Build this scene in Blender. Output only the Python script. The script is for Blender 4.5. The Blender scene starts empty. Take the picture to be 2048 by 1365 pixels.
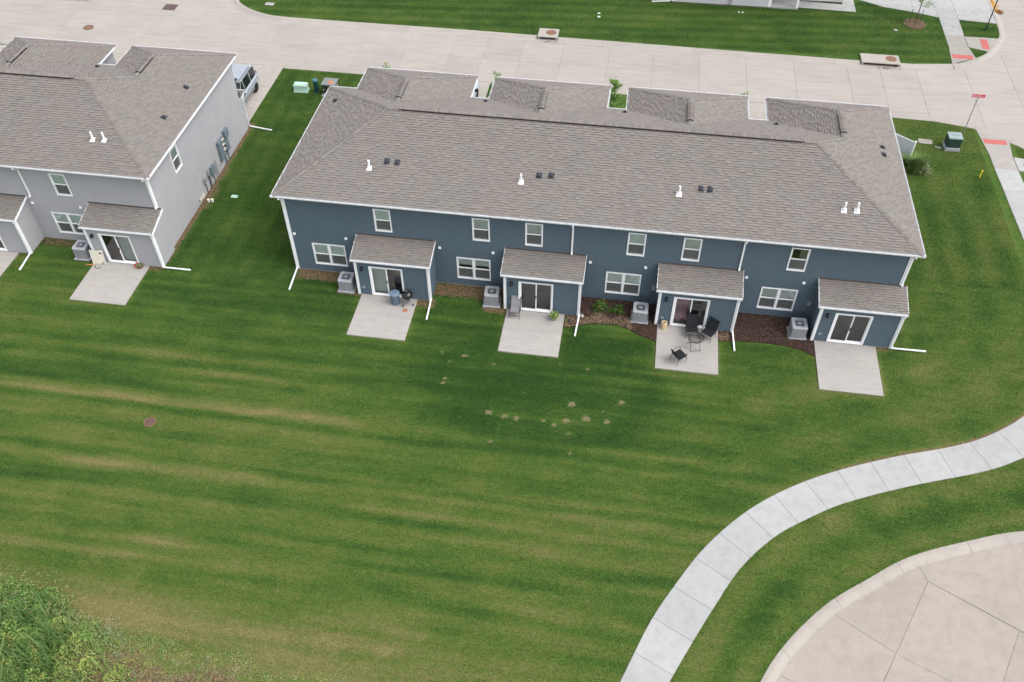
import bpy, math, random
import numpy as np
from mathutils import Matrix, Vector

C = bpy.context.scene
COL = C.collection
R = math.radians
rnd = random.Random(7)
nrng = np.random.RandomState(11)

# ------------------------------------------------------------------ camera
cam = bpy.data.cameras.new('camera')
camo = bpy.data.objects.new('camera', cam)
COL.objects.link(camo)
_rt = Vector((0.98866904, 0.15004532, -0.00446449))
_up = Vector((-0.10590915, 0.71830929, 0.68761546))
_fw = Vector((-0.10638036, 0.67935129, -0.72606133))
_m = Matrix((( _rt.x, _up.x, -_fw.x), (_rt.y, _up.y, -_fw.y), (_rt.z, _up.z, -_fw.z))).to_4x4()
_m.translation = Vector((17.2849, -34.8054, 33.2205))
camo.matrix_world = _m
cam.sensor_fit = 'HORIZONTAL'
cam.sensor_width = 36.0
cam.lens = 1799.957 / 2048 * 36
cam.clip_start = 0.5
cam.clip_end = 2000
C.camera = camo

# ------------------------------------------------------------------ light
SUN_EL, SUN_AZ = R(56), R(-14)          # azimuth measured from +X towards +Y
w = bpy.data.worlds.new('World')
C.world = w
w.use_nodes = True
wn = w.node_tree
bg = wn.nodes['Background']
sky = wn.nodes.new('ShaderNodeTexSky')
sky.sky_type = 'NISHITA'
sky.sun_disc = False
sky.sun_elevation = SUN_EL
sky.sun_rotation = R(90) - SUN_AZ
sky.air_density = 1.0
sky.dust_density = 3.0
sky.ozone_density = 1.0
hs = wn.nodes.new('ShaderNodeHueSaturation')
hs.inputs['Saturation'].default_value = 0.22
wn.links.new(sky.outputs[0], hs.inputs['Color'])
wn.links.new(hs.outputs[0], bg.inputs['Color'])
bg.inputs['Strength'].default_value = 0.15
sl = bpy.data.lights.new('sun', 'SUN')
sl.energy = 0.55
sl.angle = R(40)
sl.color = (1.0, 0.95, 0.88)
so = bpy.data.objects.new('sun', sl)
COL.objects.link(so)
_d = Vector((math.cos(SUN_EL) * math.cos(SUN_AZ), math.cos(SUN_EL) * math.sin(SUN_AZ), math.sin(SUN_EL)))
so.rotation_euler = _d.to_track_quat('Z', 'Y').to_euler()
so.location = (60, 60, 80)
C.view_settings.view_transform = 'Standard'
C.view_settings.look = 'None'
C.view_settings.gamma = 1
C.view_settings.use_curve_mapping = False
C.view_settings.exposure = 1.1
C.render.film_transparent = False

# ------------------------------------------------------------------ materials
def newmat(name, rough=0.8, spec=0.3):
    m = bpy.data.materials.new(name)
    m.use_nodes = True
    nt = m.node_tree
    b = nt.nodes['Principled BSDF']
    b.inputs['Roughness'].default_value = rough
    b.inputs['Specular IOR Level'].default_value = spec
    return m, nt, b

def nd(nt, typ, **kw):
    n = nt.nodes.new(typ)
    for k, v in kw.items():
        if k == 'inp':
            for kk, vv in v.items():
                n.inputs[kk].default_value = vv
        else:
            setattr(n, k, v)
    return n

def ramp(nt, stops, src=None, interp='LINEAR'):
    n = nt.nodes.new('ShaderNodeValToRGB')
    cr = n.color_ramp
    cr.interpolation = interp
    while len(cr.elements) < len(stops):
        cr.elements.new(0.5)
    for e, (p, c) in zip(cr.elements, stops):
        e.position = p
        e.color = tuple(c) + (1,) if not isinstance(c, (int, float)) else (c, c, c, 1)
    if src is not None:
        nt.links.new(src, n.inputs[0])
    return n

def mixc(nt, fac, a, b, mode='MIX'):
    n = nt.nodes.new('ShaderNodeMix')
    n.data_type = 'RGBA'
    n.blend_type = mode
    for sock, val in ((n.inputs[0], fac), (n.inputs[6], a), (n.inputs[7], b)):
        if hasattr(val, 'links'):
            nt.links.new(val, sock)
        elif isinstance(val, (int, float)):
            sock.default_value = val if sock == n.inputs[0] else (val, val, val, 1)
        else:
            sock.default_value = tuple(val) + (1,)
    return n.outputs[2]

def math_(nt, op, a, b=None, clamp=False):
    n = nt.nodes.new('ShaderNodeMath')
    n.operation = op
    n.use_clamp = clamp
    for i, v in enumerate((a, b)):
        if v is None:
            continue
        if hasattr(v, 'links'):
            nt.links.new(v, n.inputs[i])
        else:
            n.inputs[i].default_value = v
    return n.outputs[0]

def noise(nt, scale, detail=4, rough=0.55, coord='Object', stretch=None, dist=0.0):
    tc = nt.nodes.new('ShaderNodeTexCoord')
    src = tc.outputs[coord]
    if stretch:
        mp = nt.nodes.new('ShaderNodeMapping')
        mp.inputs['Scale'].default_value = stretch
        nt.links.new(src, mp.inputs[0])
        src = mp.outputs[0]
    n = nt.nodes.new('ShaderNodeTexNoise')
    n.inputs['Scale'].default_value = scale
    n.inputs['Detail'].default_value = detail
    n.inputs['Roughness'].default_value = rough
    n.inputs['Distortion'].default_value = dist
    nt.links.new(src, n.inputs['Vector'])
    return n.outputs[0]

def bump(nt, b, h, strength=0.3, dist=0.02):
    n = nt.nodes.new('ShaderNodeBump')
    n.inputs['Strength'].default_value = strength
    n.inputs['Distance'].default_value = dist
    nt.links.new(h, n.inputs['Height'])
    nt.links.new(n.outputs[0], b.inputs['Normal'])

def attr(nt, name, typ='GEOMETRY'):
    n = nt.nodes.new('ShaderNodeAttribute')
    n.attribute_name = name
    n.attribute_type = typ
    return n

def plain(name, col, rough=0.6, spec=0.3, metal=0.0, var=0.12, scale=3.0):
    m, nt, b = newmat(name, rough, spec)
    b.inputs['Metallic'].default_value = metal
    f = noise(nt, scale, 5)
    lo = tuple(c * (1 - var) for c in col)
    hi = tuple(min(1, c * (1 + var)) for c in col)
    rp = ramp(nt, [(0.3, lo), (0.7, hi)], f)
    nt.links.new(rp.outputs[0], b.inputs['Base Color'])
    return m

def concrete(name, col, var=0.10, stain=(0.35, 0.30, 0.25), stain_amt=0.25, streak=None, scuff=False):
    m, nt, b = newmat(name, 0.88, 0.2)
    oi = nt.nodes.new('ShaderNodeObjectInfo')
    big = noise(nt, 0.35, 5, 0.6)
    mid = noise(nt, 2.2, 6, 0.65, stretch=streak)
    fine = noise(nt, 38, 3, 0.7)
    lo = tuple(c * (1 - var) for c in col)
    hi = tuple(min(1, c * (1 + var)) for c in col)
    base = ramp(nt, [(0.3, lo), (0.72, hi)], big).outputs[0]
    ml = ramp(nt, [(0.25, 0.86), (0.5, 1.0), (0.8, 1.08)], mid).outputs[0]
    c1 = mixc(nt, 1.0, base, ml, 'MULTIPLY')
    fl = ramp(nt, [(0.2, 0.9), (0.8, 1.07)], fine).outputs[0]
    c2 = mixc(nt, 1.0, c1, fl, 'MULTIPLY')
    st = ramp(nt, [(0.60, 0.0), (0.78, 1.0)], noise(nt, 0.9, 7, 0.7, dist=0.6)).outputs[0]
    stf = math_(nt, 'MULTIPLY', st, stain_amt)
    c3 = mixc(nt, stf, c2, stain)
    if scuff:
        n_s = noise(nt, 0.7, 3, 0.5, stretch=(1.0, 2.4, 1.0), dist=1.2)
        ln = ramp(nt, [(0.485, 0.0), (0.5, 1.0), (0.515, 0.0)], n_s).outputs[0]
        brk = ramp(nt, [(0.5, 0.0), (0.62, 1.0)], noise(nt, 1.7, 4, 0.6)).outputs[0]
        c3 = mixc(nt, math_(nt, 'MULTIPLY', math_(nt, 'MULTIPLY', ln, brk), 0.55), c3, (0.42, 0.39, 0.365))
        dk = ramp(nt, [(0.64, 0.0), (0.74, 1.0)], noise(nt, 0.45, 6, 0.7, stretch=(1.6, .7, 1), dist=.3)).outputs[0]
        c3 = mixc(nt, math_(nt, 'MULTIPLY', dk, 0.35), c3, (0.15, 0.145, 0.145))
    ov = ramp(nt, [(0.0, 0.955), (1.0, 1.03)], oi.outputs['Random']).outputs[0]
    c4 = mixc(nt, 1.0, c3, ov, 'MULTIPLY')
    nt.links.new(c4, b.inputs['Base Color'])
    bump(nt, b, fine, 0.15, 0.004)
    return m

M = {}
M['siding_blue'] = plain('siding_blue', (0.077, 0.108, 0.137), 0.55, 0.3, var=0.05, scale=1.2)
M['siding_gray'] = plain('siding_gray', (0.315, 0.315, 0.33), 0.55, 0.3, var=0.04, scale=1.2)
M['siding_pale'] = plain('siding_pale', (0.48, 0.48, 0.50), 0.55, 0.3, var=0.04, scale=1.2)
M['white'] = plain('white_trim', (0.80, 0.81, 0.83), 0.45, 0.35, var=0.03, scale=2)
M['white_dull'] = plain('white_gutter', (0.74, 0.75, 0.77), 0.5, 0.3, var=0.06, scale=6)
M['foundation'] = plain('foundation_concrete', (0.30, 0.26, 0.21), 0.9, 0.1, var=0.2, scale=5)
M['black'] = plain('black_paint', (0.012, 0.012, 0.014), 0.45, 0.4)
M['dark_plastic'] = plain('dark_plastic', (0.03, 0.035, 0.045), 0.5, 0.4)
M['grille'] = plain('condenser_louver', (0.25, 0.255, 0.27), 0.5, 0.4, var=0.08)
M['ac_top'] = plain('condenser_top', (0.40, 0.41, 0.44), 0.5, 0.4, var=0.08)
M['ac_dark'] = plain('condenser_coil', (0.025, 0.025, 0.03), 0.7, 0.2)
M['ac_wire'] = plain('condenser_wire', (0.36, 0.36, 0.38), 0.45, 0.4)
M['utility_gray'] = plain('utility_gray', (0.15, 0.19, 0.22), 0.5, 0.4, var=0.1)
M['pipe_dark'] = plain('pipe_dark', (0.06, 0.06, 0.065), 0.5, 0.4)
M['galv'] = plain('galvanised', (0.32, 0.33, 0.34), 0.45, 0.5, metal=0.3)
M['tan_plastic'] = plain('tan_plastic', (0.62, 0.58, 0.48), 0.5, 0.3)
M['mint'] = plain('mint_fibreglass', (0.42, 0.60, 0.50), 0.55, 0.3, var=0.06)
M['deep_green'] = plain('deep_green_paint', (0.008, 0.055, 0.058), 0.45, 0.4)
M['teal_cap'] = plain('teal_cap', (0.05, 0.16, 0.20), 0.5, 0.4)
M['olive'] = plain('olive_green_paint', (0.045, 0.052, 0.035), 0.5, 0.4, var=0.15)
M['olive_top'] = plain('olive_green_lid', (0.18, 0.20, 0.19), 0.5, 0.4, var=0.15)
M['xf_green'] = plain('transformer_green', (0.022, 0.048, 0.04), 0.5, 0.35, var=0.12)
M['xf_lid'] = plain('transformer_lid', (0.24, 0.31, 0.30), 0.5, 0.3)
M['pad_gray'] = plain('pad_gray', (0.34, 0.35, 0.38), 0.85, 0.2)
M['orange_paint'] = plain('orange_spray', (0.75, 0.16, 0.05), 0.8, 0.1)
M['yellow'] = plain('yellow_plastic', (0.75, 0.55, 0.02), 0.5, 0.3)
M['rust'] = plain('rusty_iron', (0.20, 0.105, 0.07), 0.8, 0.3, var=0.25, scale=9)
M['iron'] = plain('cast_iron', (0.12, 0.075, 0.065), 0.75, 0.3, var=0.3, scale=14)
M['iron_grey'] = plain('grate_iron', (0.09, 0.07, 0.075), 0.75, 0.3, var=0.2, scale=8)
M['red_pad'] = plain('red_tactile', (0.43, 0.125, 0.115), 0.8, 0.2, var=0.08, scale=9)
M['red_sign'] = plain('red_sign', (0.62, 0.03, 0.045), 0.4, 0.3, var=0.03)
M['sling_black'] = plain('black_sling', (0.018, 0.019, 0.022), 0.7, 0.2)
M['sling_gray'] = plain('gray_sling', (0.24, 0.24, 0.25), 0.8, 0.2)
M['frame_dark'] = plain('dark_tube', (0.022, 0.022, 0.025), 0.45, 0.4)
M['trash'] = plain('bluegray_bin', (0.10, 0.14, 0.19), 0.55, 0.3, var=0.06)
M['trash_lid'] = plain('bluegray_lid', (0.13, 0.185, 0.25), 0.5, 0.3, var=0.06)
M['enamel'] = plain('black_enamel', (0.008, 0.008, 0.009), 0.12, 0.6)
M['alu'] = plain('aluminium', (0.5, 0.5, 0.5), 0.35, 0.5, metal=0.6)
M['stump'] = plain('pale_wood', (0.52, 0.40, 0.25), 0.85, 0.15, var=0.25, scale=10)
M['stump_core'] = plain('hollow_wood', (0.22, 0.17, 0.12), 0.9, 0.1, var=0.25, scale=10)
M['bark'] = plain('bark', (0.10, 0.075, 0.055), 0.9, 0.1, var=0.3, scale=20)
M['stake'] = plain('stake_metal', (0.06, 0.05, 0.045), 0.7, 0.2)
M['terracotta'] = plain('flower_pot', (0.20, 0.19, 0.15), 0.8, 0.2)
M['red_ribbon'] = plain('red_ribbon', (0.55, 0.05, 0.05), 0.6, 0.2)
M['brown_wicker'] = plain('brown_wicker', (0.17, 0.10, 0.05), 0.8, 0.2, var=0.3, scale=30)
M['board'] = plain('cream_board', (0.60, 0.57, 0.48), 0.7, 0.2, var=0.12, scale=4)
M['orange_wood'] = plain('orange_stick', (0.70, 0.30, 0.10), 0.6, 0.2)
M['rustred'] = plain('rust_red', (0.42, 0.10, 0.045), 0.8, 0.2)
M['stone'] = plain('gray_stone', (0.30, 0.29, 0.28), 0.9, 0.2, var=0.25, scale=12)
M['tyre'] = plain('tyre', (0.018, 0.018, 0.018), 0.85, 0.2)
M['rim'] = plain('rim', (0.42, 0.43, 0.45), 0.35, 0.5, metal=0.6)
M['taillight'] = plain('tail_light', (0.35, 0.02, 0.02), 0.25, 0.5)
M['panel_white'] = plain('white_panel', (0.64, 0.67, 0.71), 0.5, 0.3, var=0.03)
M['carpet'] = plain('carpet', (0.48, 0.44, 0.39), 0.95, 0.05, var=0.15, scale=25)
M['room'] = plain('room_wall', (0.75, 0.73, 0.70), 0.9, 0.1, var=0.05)
M['blind'] = plain('window_blind', (0.86, 0.90, 0.89), 0.8, 0.2, var=0.06, scale=4)
M['blind_green'] = plain('window_shade', (0.86, 0.93, 0.905), 0.8, 0.2, var=0.05, scale=4)
M['curtain'] = plain('curtain_gray', (0.40, 0.37, 0.33), 0.9, 0.1, var=0.1, scale=12)
M['drape'] = plain('vertical_blind', (0.72, 0.82, 0.78), 0.85, 0.1, var=0.06, scale=9)
def m_screen():
    m = bpy.data.materials.new('insect_screen')
    m.use_nodes = True
    nt = m.node_tree
    nt.nodes.clear()
    out = nt.nodes.new('ShaderNodeOutputMaterial')
    t = nt.nodes.new('ShaderNodeBsdfTransparent')
    d = nd(nt, 'ShaderNodeBsdfDiffuse', inp={'Color': (0.17, 0.175, 0.175, 1)})
    mx = nd(nt, 'ShaderNodeMixShader', inp={0: 0.55})
    nt.links.new(t.outputs[0], mx.inputs[1]); nt.links.new(d.outputs[0], mx.inputs[2])
    nt.links.new(mx.outputs[0], out.inputs[0])
    return m
M['screen'] = m_screen()

def m_glass():
    m = bpy.data.materials.new('window_glass')
    m.use_nodes = True
    nt = m.node_tree
    nt.nodes.clear()
    out = nt.nodes.new('ShaderNodeOutputMaterial')
    t = nd(nt, 'ShaderNodeBsdfTransparent', inp={'Color': (0.93, 0.955, 0.945, 1)})
    g = nd(nt, 'ShaderNodeBsdfGlossy', inp={'Color': (1, 1, 1, 1), 'Roughness': 0.03})
    f = nd(nt, 'ShaderNodeFresnel', inp={'IOR': 1.9})
    mx = nt.nodes.new('ShaderNodeMixShader')
    nt.links.new(f.outputs[0], mx.inputs[0])
    nt.links.new(t.outputs[0], mx.inputs[1])
    nt.links.new(g.outputs[0], mx.inputs[2])
    nt.links.new(mx.outputs[0], out.inputs[0])
    return m
M['glass'] = m_glass()
M['car_glass'] = plain('car_glass', (0.012, 0.014, 0.016), 0.06, 0.7, var=0.02)
M['car_paint'] = plain('silver_paint', (0.42, 0.46, 0.51), 0.28, 0.6, metal=0.45, var=0.02)
M['car_paint2'] = plain('pale_blue_paint', (0.50, 0.60, 0.70), 0.28, 0.6, metal=0.35, var=0.02)

def m_blanket():
    m, nt, b = newmat('pink_blanket', 0.95, 0.05)
    tc = nt.nodes.new('ShaderNodeTexCoord')
    v = nd(nt, 'ShaderNodeTexVoronoi', feature='DISTANCE_TO_EDGE', inp={'Scale': 11.0})
    nt.links.new(tc.outputs['Object'], v.inputs['Vector'])
    rp = ramp(nt, [(0.06, (0.92, 0.84, 0.86)), (0.12, (0.80, 0.16, 0.36))], v.outputs['Distance'])
    nt.links.new(rp.outputs[0], b.inputs['Base Color'])
    return m
M['blanket'] = m_blanket()

def m_shingle():
    m, nt, b = newmat('shingle', 0.95, 0.1)
    at = attr(nt, 'tone').outputs['Fac']
    rp = ramp(nt, [(0.0, (0.040, 0.036, 0.033)), (0.15, (0.085, 0.077, 0.071)), (0.40, (0.160, 0.145, 0.135)),
                   (0.70, (0.213, 0.195, 0.182)), (1.0, (0.255, 0.235, 0.220))], at)
    patch = ramp(nt, [(0.38, (0.975, 0.995, 0.985)), (0.62, (1.035, 0.99, 0.98))], noise(nt, 0.8, 4, 0.6)).outputs[0]
    c = mixc(nt, 1.0, rp.outputs[0], patch, 'MULTIPLY')
    g = ramp(nt, [(0.25, 0.82), (0.75, 1.16)], noise(nt, 45, 3, 0.75)).outputs[0]
    c = mixc(nt, 1.0, c, g, 'MULTIPLY')
    nt.links.new(c, b.inputs['Base Color'])
    return m
M['shingle'] = m_shingle()
M['roof_deck'] = plain('roof_deck', (0.07, 0.062, 0.056), 0.95, 0.1)

LAWN_STOPS = [(0.0, (0.022, 0.056, 0.011)), (0.22, (0.036, 0.079, 0.014)), (0.45, (0.060, 0.105, 0.019)),
              (0.68, (0.094, 0.122, 0.030)), (0.86, (0.132, 0.134, 0.047)), (1.0, (0.168, 0.152, 0.058))]
def m_lawn():
    m, nt, b = newmat('lawn_grass', 0.9, 0.12)
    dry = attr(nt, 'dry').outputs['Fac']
    bare = attr(nt, 'bare').outputs['Fac']
    n1 = noise(nt, 0.9, 6, 0.68)
    n2 = noise(nt, 4.5, 6, 0.78, stretch=(0.8, 1.2, 1.0))
    n3 = noise(nt, 17.0, 5, 0.8)
    n4 = noise(nt, 1.0, 5, 0.7, stretch=(0.35, 3.2, 1.0))
    a = math_(nt, 'MULTIPLY', math_(nt, 'SUBTRACT', n1, 0.5), 0.40)
    c = math_(nt, 'MULTIPLY', math_(nt, 'SUBTRACT', n2, 0.5), 1.0)
    e = math_(nt, 'MULTIPLY', math_(nt, 'SUBTRACT', n4, 0.5), 0.55)
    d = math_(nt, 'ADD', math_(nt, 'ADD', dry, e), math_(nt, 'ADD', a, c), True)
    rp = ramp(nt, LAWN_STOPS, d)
    g = ramp(nt, [(0.33, 0.45), (0.5, 1.0), (0.67, 1.65)], n3).outputs[0]
    col = mixc(nt, 1.0, rp.outputs[0], g, 'MULTIPLY')
    soil = ramp(nt, [(0.32, (0.035, 0.026, 0.018)), (0.5, (0.125, 0.085, 0.05)), (0.68, (0.34, 0.235, 0.14))], noise(nt, 9, 6, 0.8)).outputs[0]
    bf = math_(nt, 'ADD', bare, math_(nt, 'MULTIPLY', math_(nt, 'SUBTRACT', n2, 0.5), 1.6))
    bf = ramp(nt, [(0.36, 0.0), (0.60, 1.0)], bf).outputs[0]
    bf2 = math_(nt, 'MULTIPLY', bf, ramp(nt, [(0.02, 0.0), (0.12, 1.0)], bare).outputs[0])
    col = mixc(nt, bf2, col, soil)
    stw = attr(nt, 'straw').outputs['Fac']
    sf_ = ramp(nt, [(0.40, 0.0), (0.62, 1.0)], math_(nt, 'ADD', stw, math_(nt, 'MULTIPLY', math_(nt, 'SUBTRACT', n2, 0.5), 1.3))).outputs[0]
    sf_ = math_(nt, 'MULTIPLY', sf_, ramp(nt, [(0.05, 0.0), (0.2, 1.0)], stw).outputs[0])
    scol = ramp(nt, [(0.35, (0.08, 0.085, 0.035)), (0.62, (0.25, 0.205, 0.12))], n3).outputs[0]
    col = mixc(nt, sf_, col, scol)
    nt.links.new(col, b.inputs['Base Color'])
    bump(nt, b, n3, 0.55, 0.05)
    return m
M['lawn'] = m_lawn()

def m_leaf(name, lo, hi, rough=0.6):
    m, nt, b = newmat(name, rough, 0.2)
    at = attr(nt, 'tone').outputs['Fac']
    rp = ramp(nt, [(0.0, lo), (1.0, hi)], at)
    nt.links.new(rp.outputs[0], b.inputs['Base Color'])
    return m
M['leaf'] = m_leaf('leaf_green', (0.05, 0.12, 0.022), (0.22, 0.36, 0.085))
M['leaf_yellow'] = m_leaf('leaf_yellow_green', (0.11, 0.16, 0.03), (0.34, 0.37, 0.10))
M['leaf_pale'] = m_leaf('leaf_pale', (0.09, 0.14, 0.05), (0.30, 0.33, 0.19))
M['blade'] = m_leaf('grass_blade', (0.07, 0.145, 0.035), (0.27, 0.36, 0.13))
M['blade_dry'] = m_leaf('grass_seed_head', (0.16, 0.15, 0.07), (0.33, 0.28, 0.15))
M['petal_yellow'] = m_leaf('petal_yellow', (0.55, 0.42, 0.08), (0.80, 0.70, 0.25))
M['petal_white'] = m_leaf('petal_white', (0.42, 0.45, 0.40), (0.70, 0.72, 0.68))
M['mulch'] = m_leaf('mulch_chip', (0.024, 0.016, 0.013), (0.115, 0.072, 0.056), 0.9)
M['leaf_dark'] = m_leaf('leaf_dark_green', (0.022, 0.060, 0.012), (0.085, 0.155, 0.030))
M['mulch_faded'] = m_leaf('mulch_chip_faded', (0.08, 0.05, 0.035), (0.34, 0.25, 0.16), 0.9)
M['mulch_bed'] = plain('mulch_bed', (0.045, 0.025, 0.02), 0.95, 0.1, var=0.4, scale=14)
M['litter'] = m_leaf('orange_litter', (0.20, 0.08, 0.03), (0.75, 0.42, 0.10), 0.9)
M['weed_soil'] = plain('weed_soil', (0.12, 0.09, 0.065), 0.95, 0.1, var=0.45, scale=8)
M['road'] = concrete('road_concrete', (0.348, 0.318, 0.291), 0.05, (0.25, 0.22, 0.20), 0.30, streak=(0.25, 1.6, 1))
M['road_joint'] = plain('road_joint', (0.28, 0.25, 0.23), 0.95, 0.1)
M['walk'] = concrete('walk_concrete', (0.362, 0.362, 0.358), 0.05, (0.25, 0.235, 0.22), 0.3)
M['walk_warm'] = concrete('walk_concrete_warm', (0.325, 0.302, 0.28), 0.05, (0.26, 0.23, 0.20), 0.2)
M['walk_joint'] = plain('walk_joint', (0.30, 0.28, 0.26), 0.95, 0.1)
M['patio'] = concrete('patio_concrete', (0.36, 0.338, 0.318), 0.06, (0.29, 0.25, 0.22), 0.3, streak=(0.6, 2.2, 1))
M['drive'] = concrete('drive_concrete', (0.36, 0.333, 0.30), 0.05, (0.29, 0.25, 0.21), 0.25)
M['court'] = concrete('court_concrete', (0.325, 0.290, 0.252), 0.05, (0.19, 0.17, 0.155), 0.45, scuff=True)
M['curb_pale'] = concrete('curb_concrete', (0.34, 0.31, 0.28), 0.05, (0.22, 0.19, 0.165), 0.3)

# ------------------------------------------------------------------ mesh builder
class MB:
    def __init__(s):
        s.v, s.f, s.t, s.mi = [], [], [], []
        s.cur = 0
    def add(s, vs, fs, tone=None):
        o = len(s.v)
        s.v.extend([tuple(map(float, q)) for q in vs])
        for f in fs:
            s.f.append(tuple(i + o for i in f))
            s.t.append(tone if tone is not None else 0.5)
            s.mi.append(s.cur)
        return s
    def quad(s, a, b, c, d, tone=None):
        return s.add([a, b, c, d], [(0, 1, 2, 3)], tone)
    def box(s, x0, x1, y0, y1, z0, z1, tone=None):
        vs = [(x, y, z) for z in (z0, z1) for y in (y0, y1) for x in (x0, x1)]
        return s.add(vs, [(0, 2, 3, 1), (4, 5, 7, 6), (0, 1, 5, 4), (2, 6, 7, 3), (0, 4, 6, 2), (1, 3, 7, 5)], tone)
    def bbox(s, x0, x1, y0, y1, z0, z1, b=0.01, tone=None):
        """box with its vertical and top edges chamfered"""
        def ring(d, z):
            e = b
            X0, X1, Y0, Y1 = x0 + d, x1 - d, y0 + d, y1 - d
            return [(X0 + e, Y0, z), (X1 - e, Y0, z), (X1, Y0 + e, z), (X1, Y1 - e, z), (X1 - e, Y1, z), (X0 + e, Y1, z), (X0, Y1 - e, z), (X0, Y0 + e, z)]
        return s.loft([ring(0, z0), ring(0, z1 - b), ring(b * .8, z1)], tone)
    def loft(s, rings, tone=None, cap=True, closed=True):
        n = len(rings[0])
        vs = [q for r in rings for q in r]
        fs = []
        for k in range(len(rings) - 1):
            for i in range(n if closed else n - 1):
                j = (i + 1) % n
                fs.append((k * n + i, k * n + j, (k + 1) * n + j, (k + 1) * n + i))
        if cap and closed:
            fs.append(tuple(reversed(range(n))))
            fs.append(tuple((len(rings) - 1) * n + i for i in range(n)))
        return s.add(vs, fs, tone)
    def prism(s, poly, z0, z1, tone=None):
        return s.loft([[(x, y, z0) for x, y in poly], [(x, y, z1) for x, y in poly]], tone)
    def tube(s, pts, r, n=6, tone=None, r1=None):
        pts = [Vector(q) for q in pts]
        rings = []
        m = len(pts)
        prev = None
        for i, q in enumerate(pts):
            if i == 0: t = pts[1] - q
            elif i == m - 1: t = q - pts[i - 1]
            else: t = (pts[i + 1] - pts[i - 1])
            t.normalize()
            a = prev if prev is not None else (Vector((0, 0, 1)) if abs(t.z) < 0.9 else Vector((1, 0, 0)))
            u = (a - t * a.dot(t))
            if u.length < 1e-4:
                u = t.orthogonal()
            u.normalize()
            prev = u
            vv = t.cross(u)
            rr = r if r1 is None else r + (r1 - r) * i / (m - 1)
            rings.append([tuple(q + u * (rr * math.cos(2 * math.pi * k / n)) + vv * (rr * math.sin(2 * math.pi * k / n))) for k in range(n)])
        return s.loft(rings, tone)
    def rtube(s, pts, wx, wz, tone=None):
        """rectangular pipe along a path"""
        pts = [Vector(q) for q in pts]
        rings = []
        m = len(pts)
        for i, q in enumerate(pts):
            if i == 0: t = pts[1] - q
            elif i == m - 1: t = q - pts[i - 1]
            else: t = ((pts[i + 1] - q).normalized() + (q - pts[i - 1]).normalized())
            t.normalize()
            u = Vector((1, 0, 0)) if abs(t.x) < 0.8 else Vector((0, 1, 0))
            u = (u - t * u.dot(t)).normalized()
            v = t.cross(u)
            rings.append([tuple(q + u * a * wx + v * c * wz) for a, c in ((-.5, -.5), (.5, -.5), (.5, .5), (-.5, .5))])
        return s.loft(rings, tone)
    def lathe(s, prof, c=(0, 0, 0), n=16, tone=None):
        rings = [[(c[0] + r * math.cos(2 * math.pi * k / n), c[1] + r * math.sin(2 * math.pi * k / n), c[2] + z) for k in range(n)] for r, z in prof]
        return s.loft(rings, tone)
    def build(s, name, mat, parent=None, smooth=False, kind=None, tone=False, loc=None):
        me = bpy.data.meshes.new(name)
        me.from_pydata(s.v, [], s.f)
        mats = mat if isinstance(mat, (list, tuple)) else [mat]
        for q in mats:
            me.materials.append(q)
        if len(mats) > 1:
            me.polygons.foreach_set('material_index', s.mi)
        if tone:
            a = me.attributes.new('tone', 'FLOAT', 'FACE')
            a.data.foreach_set('value', s.t)
        if smooth:
            me.polygons.foreach_set('use_smooth', [True] * len(s.f))
        me.update()
        return link(name, me, parent, kind, loc)

def link(name, me, parent=None, kind=None, loc=None):
    o = bpy.data.objects.new(name, me)
    COL.objects.link(o)
    if parent is not None:
        o.parent = parent
    if kind:
        o['kind'] = kind
    if loc:
        o.location = loc
    return o

def thing(name, label, cat, loc=(0, 0, 0), rz=0.0, group=None):
    o = bpy.data.objects.new(name, None)
    o.empty_display_size = 0.3
    COL.objects.link(o)
    o.location = loc
    o.rotation_euler = (0, 0, rz)
    o['label'] = label
    o['category'] = cat
    if group:
        o['group'] = group
    return o

def tag(o, label, cat, group=None):
    o['label'] = label
    o['category'] = cat
    if group:
        o['group'] = group
    return o

def copy_tree(o, parent=None):
    c = o.copy()
    COL.objects.link(c)
    c.parent = parent
    for ch in list(o.children):
        copy_tree(ch, c)
    return c

def fill_polys(name, V, F, T, mat, parent=None, kind=None):
    """fast mesh from numpy quads: V (n,4,3), tone (n,)"""
    n = len(V)
    me = bpy.data.meshes.new(name)
    me.vertices.add(n * 4)
    me.vertices.foreach_set('co', np.asarray(V, dtype=np.float32).ravel())
    me.loops.add(n * 4)
    me.loops.foreach_set('vertex_index', np.arange(n * 4, dtype=np.int32))
    me.polygons.add(n)
    me.polygons.foreach_set('loop_start', np.arange(0, n * 4, 4, dtype=np.int32))
    me.polygons.foreach_set('loop_total', np.full(n, 4, dtype=np.int32))
    me.materials.append(mat)
    a = me.attributes.new('tone', 'FLOAT', 'FACE')
    a.data.foreach_set('value', np.asarray(T, dtype=np.float32))
    me.update(calc_edges=True)
    return link(name, me, parent, kind)

def leaf_quads(pts, size, rng, up=0.4, aspect=0.55):
    """randomly turned leaf faces at the given points"""
    n = len(pts)
    nrm = rng.normal(size=(n, 3)); nrm[:, 2] = np.abs(nrm[:, 2]) + up
    nrm /= np.linalg.norm(nrm, axis=1)[:, None]
    a = rng.normal(size=(n, 3))
    a -= nrm * (a * nrm).sum(1)[:, None]
    a /= np.linalg.norm(a, axis=1)[:, None]
    b = np.cross(nrm, a)
    s = size * rng.uniform(0.6, 1.3, size=(n, 1))
    p = np.asarray(pts)
    return np.stack([p - a * s, p + b * s * aspect, p + a * s, p - b * s * aspect], axis=1)

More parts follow.
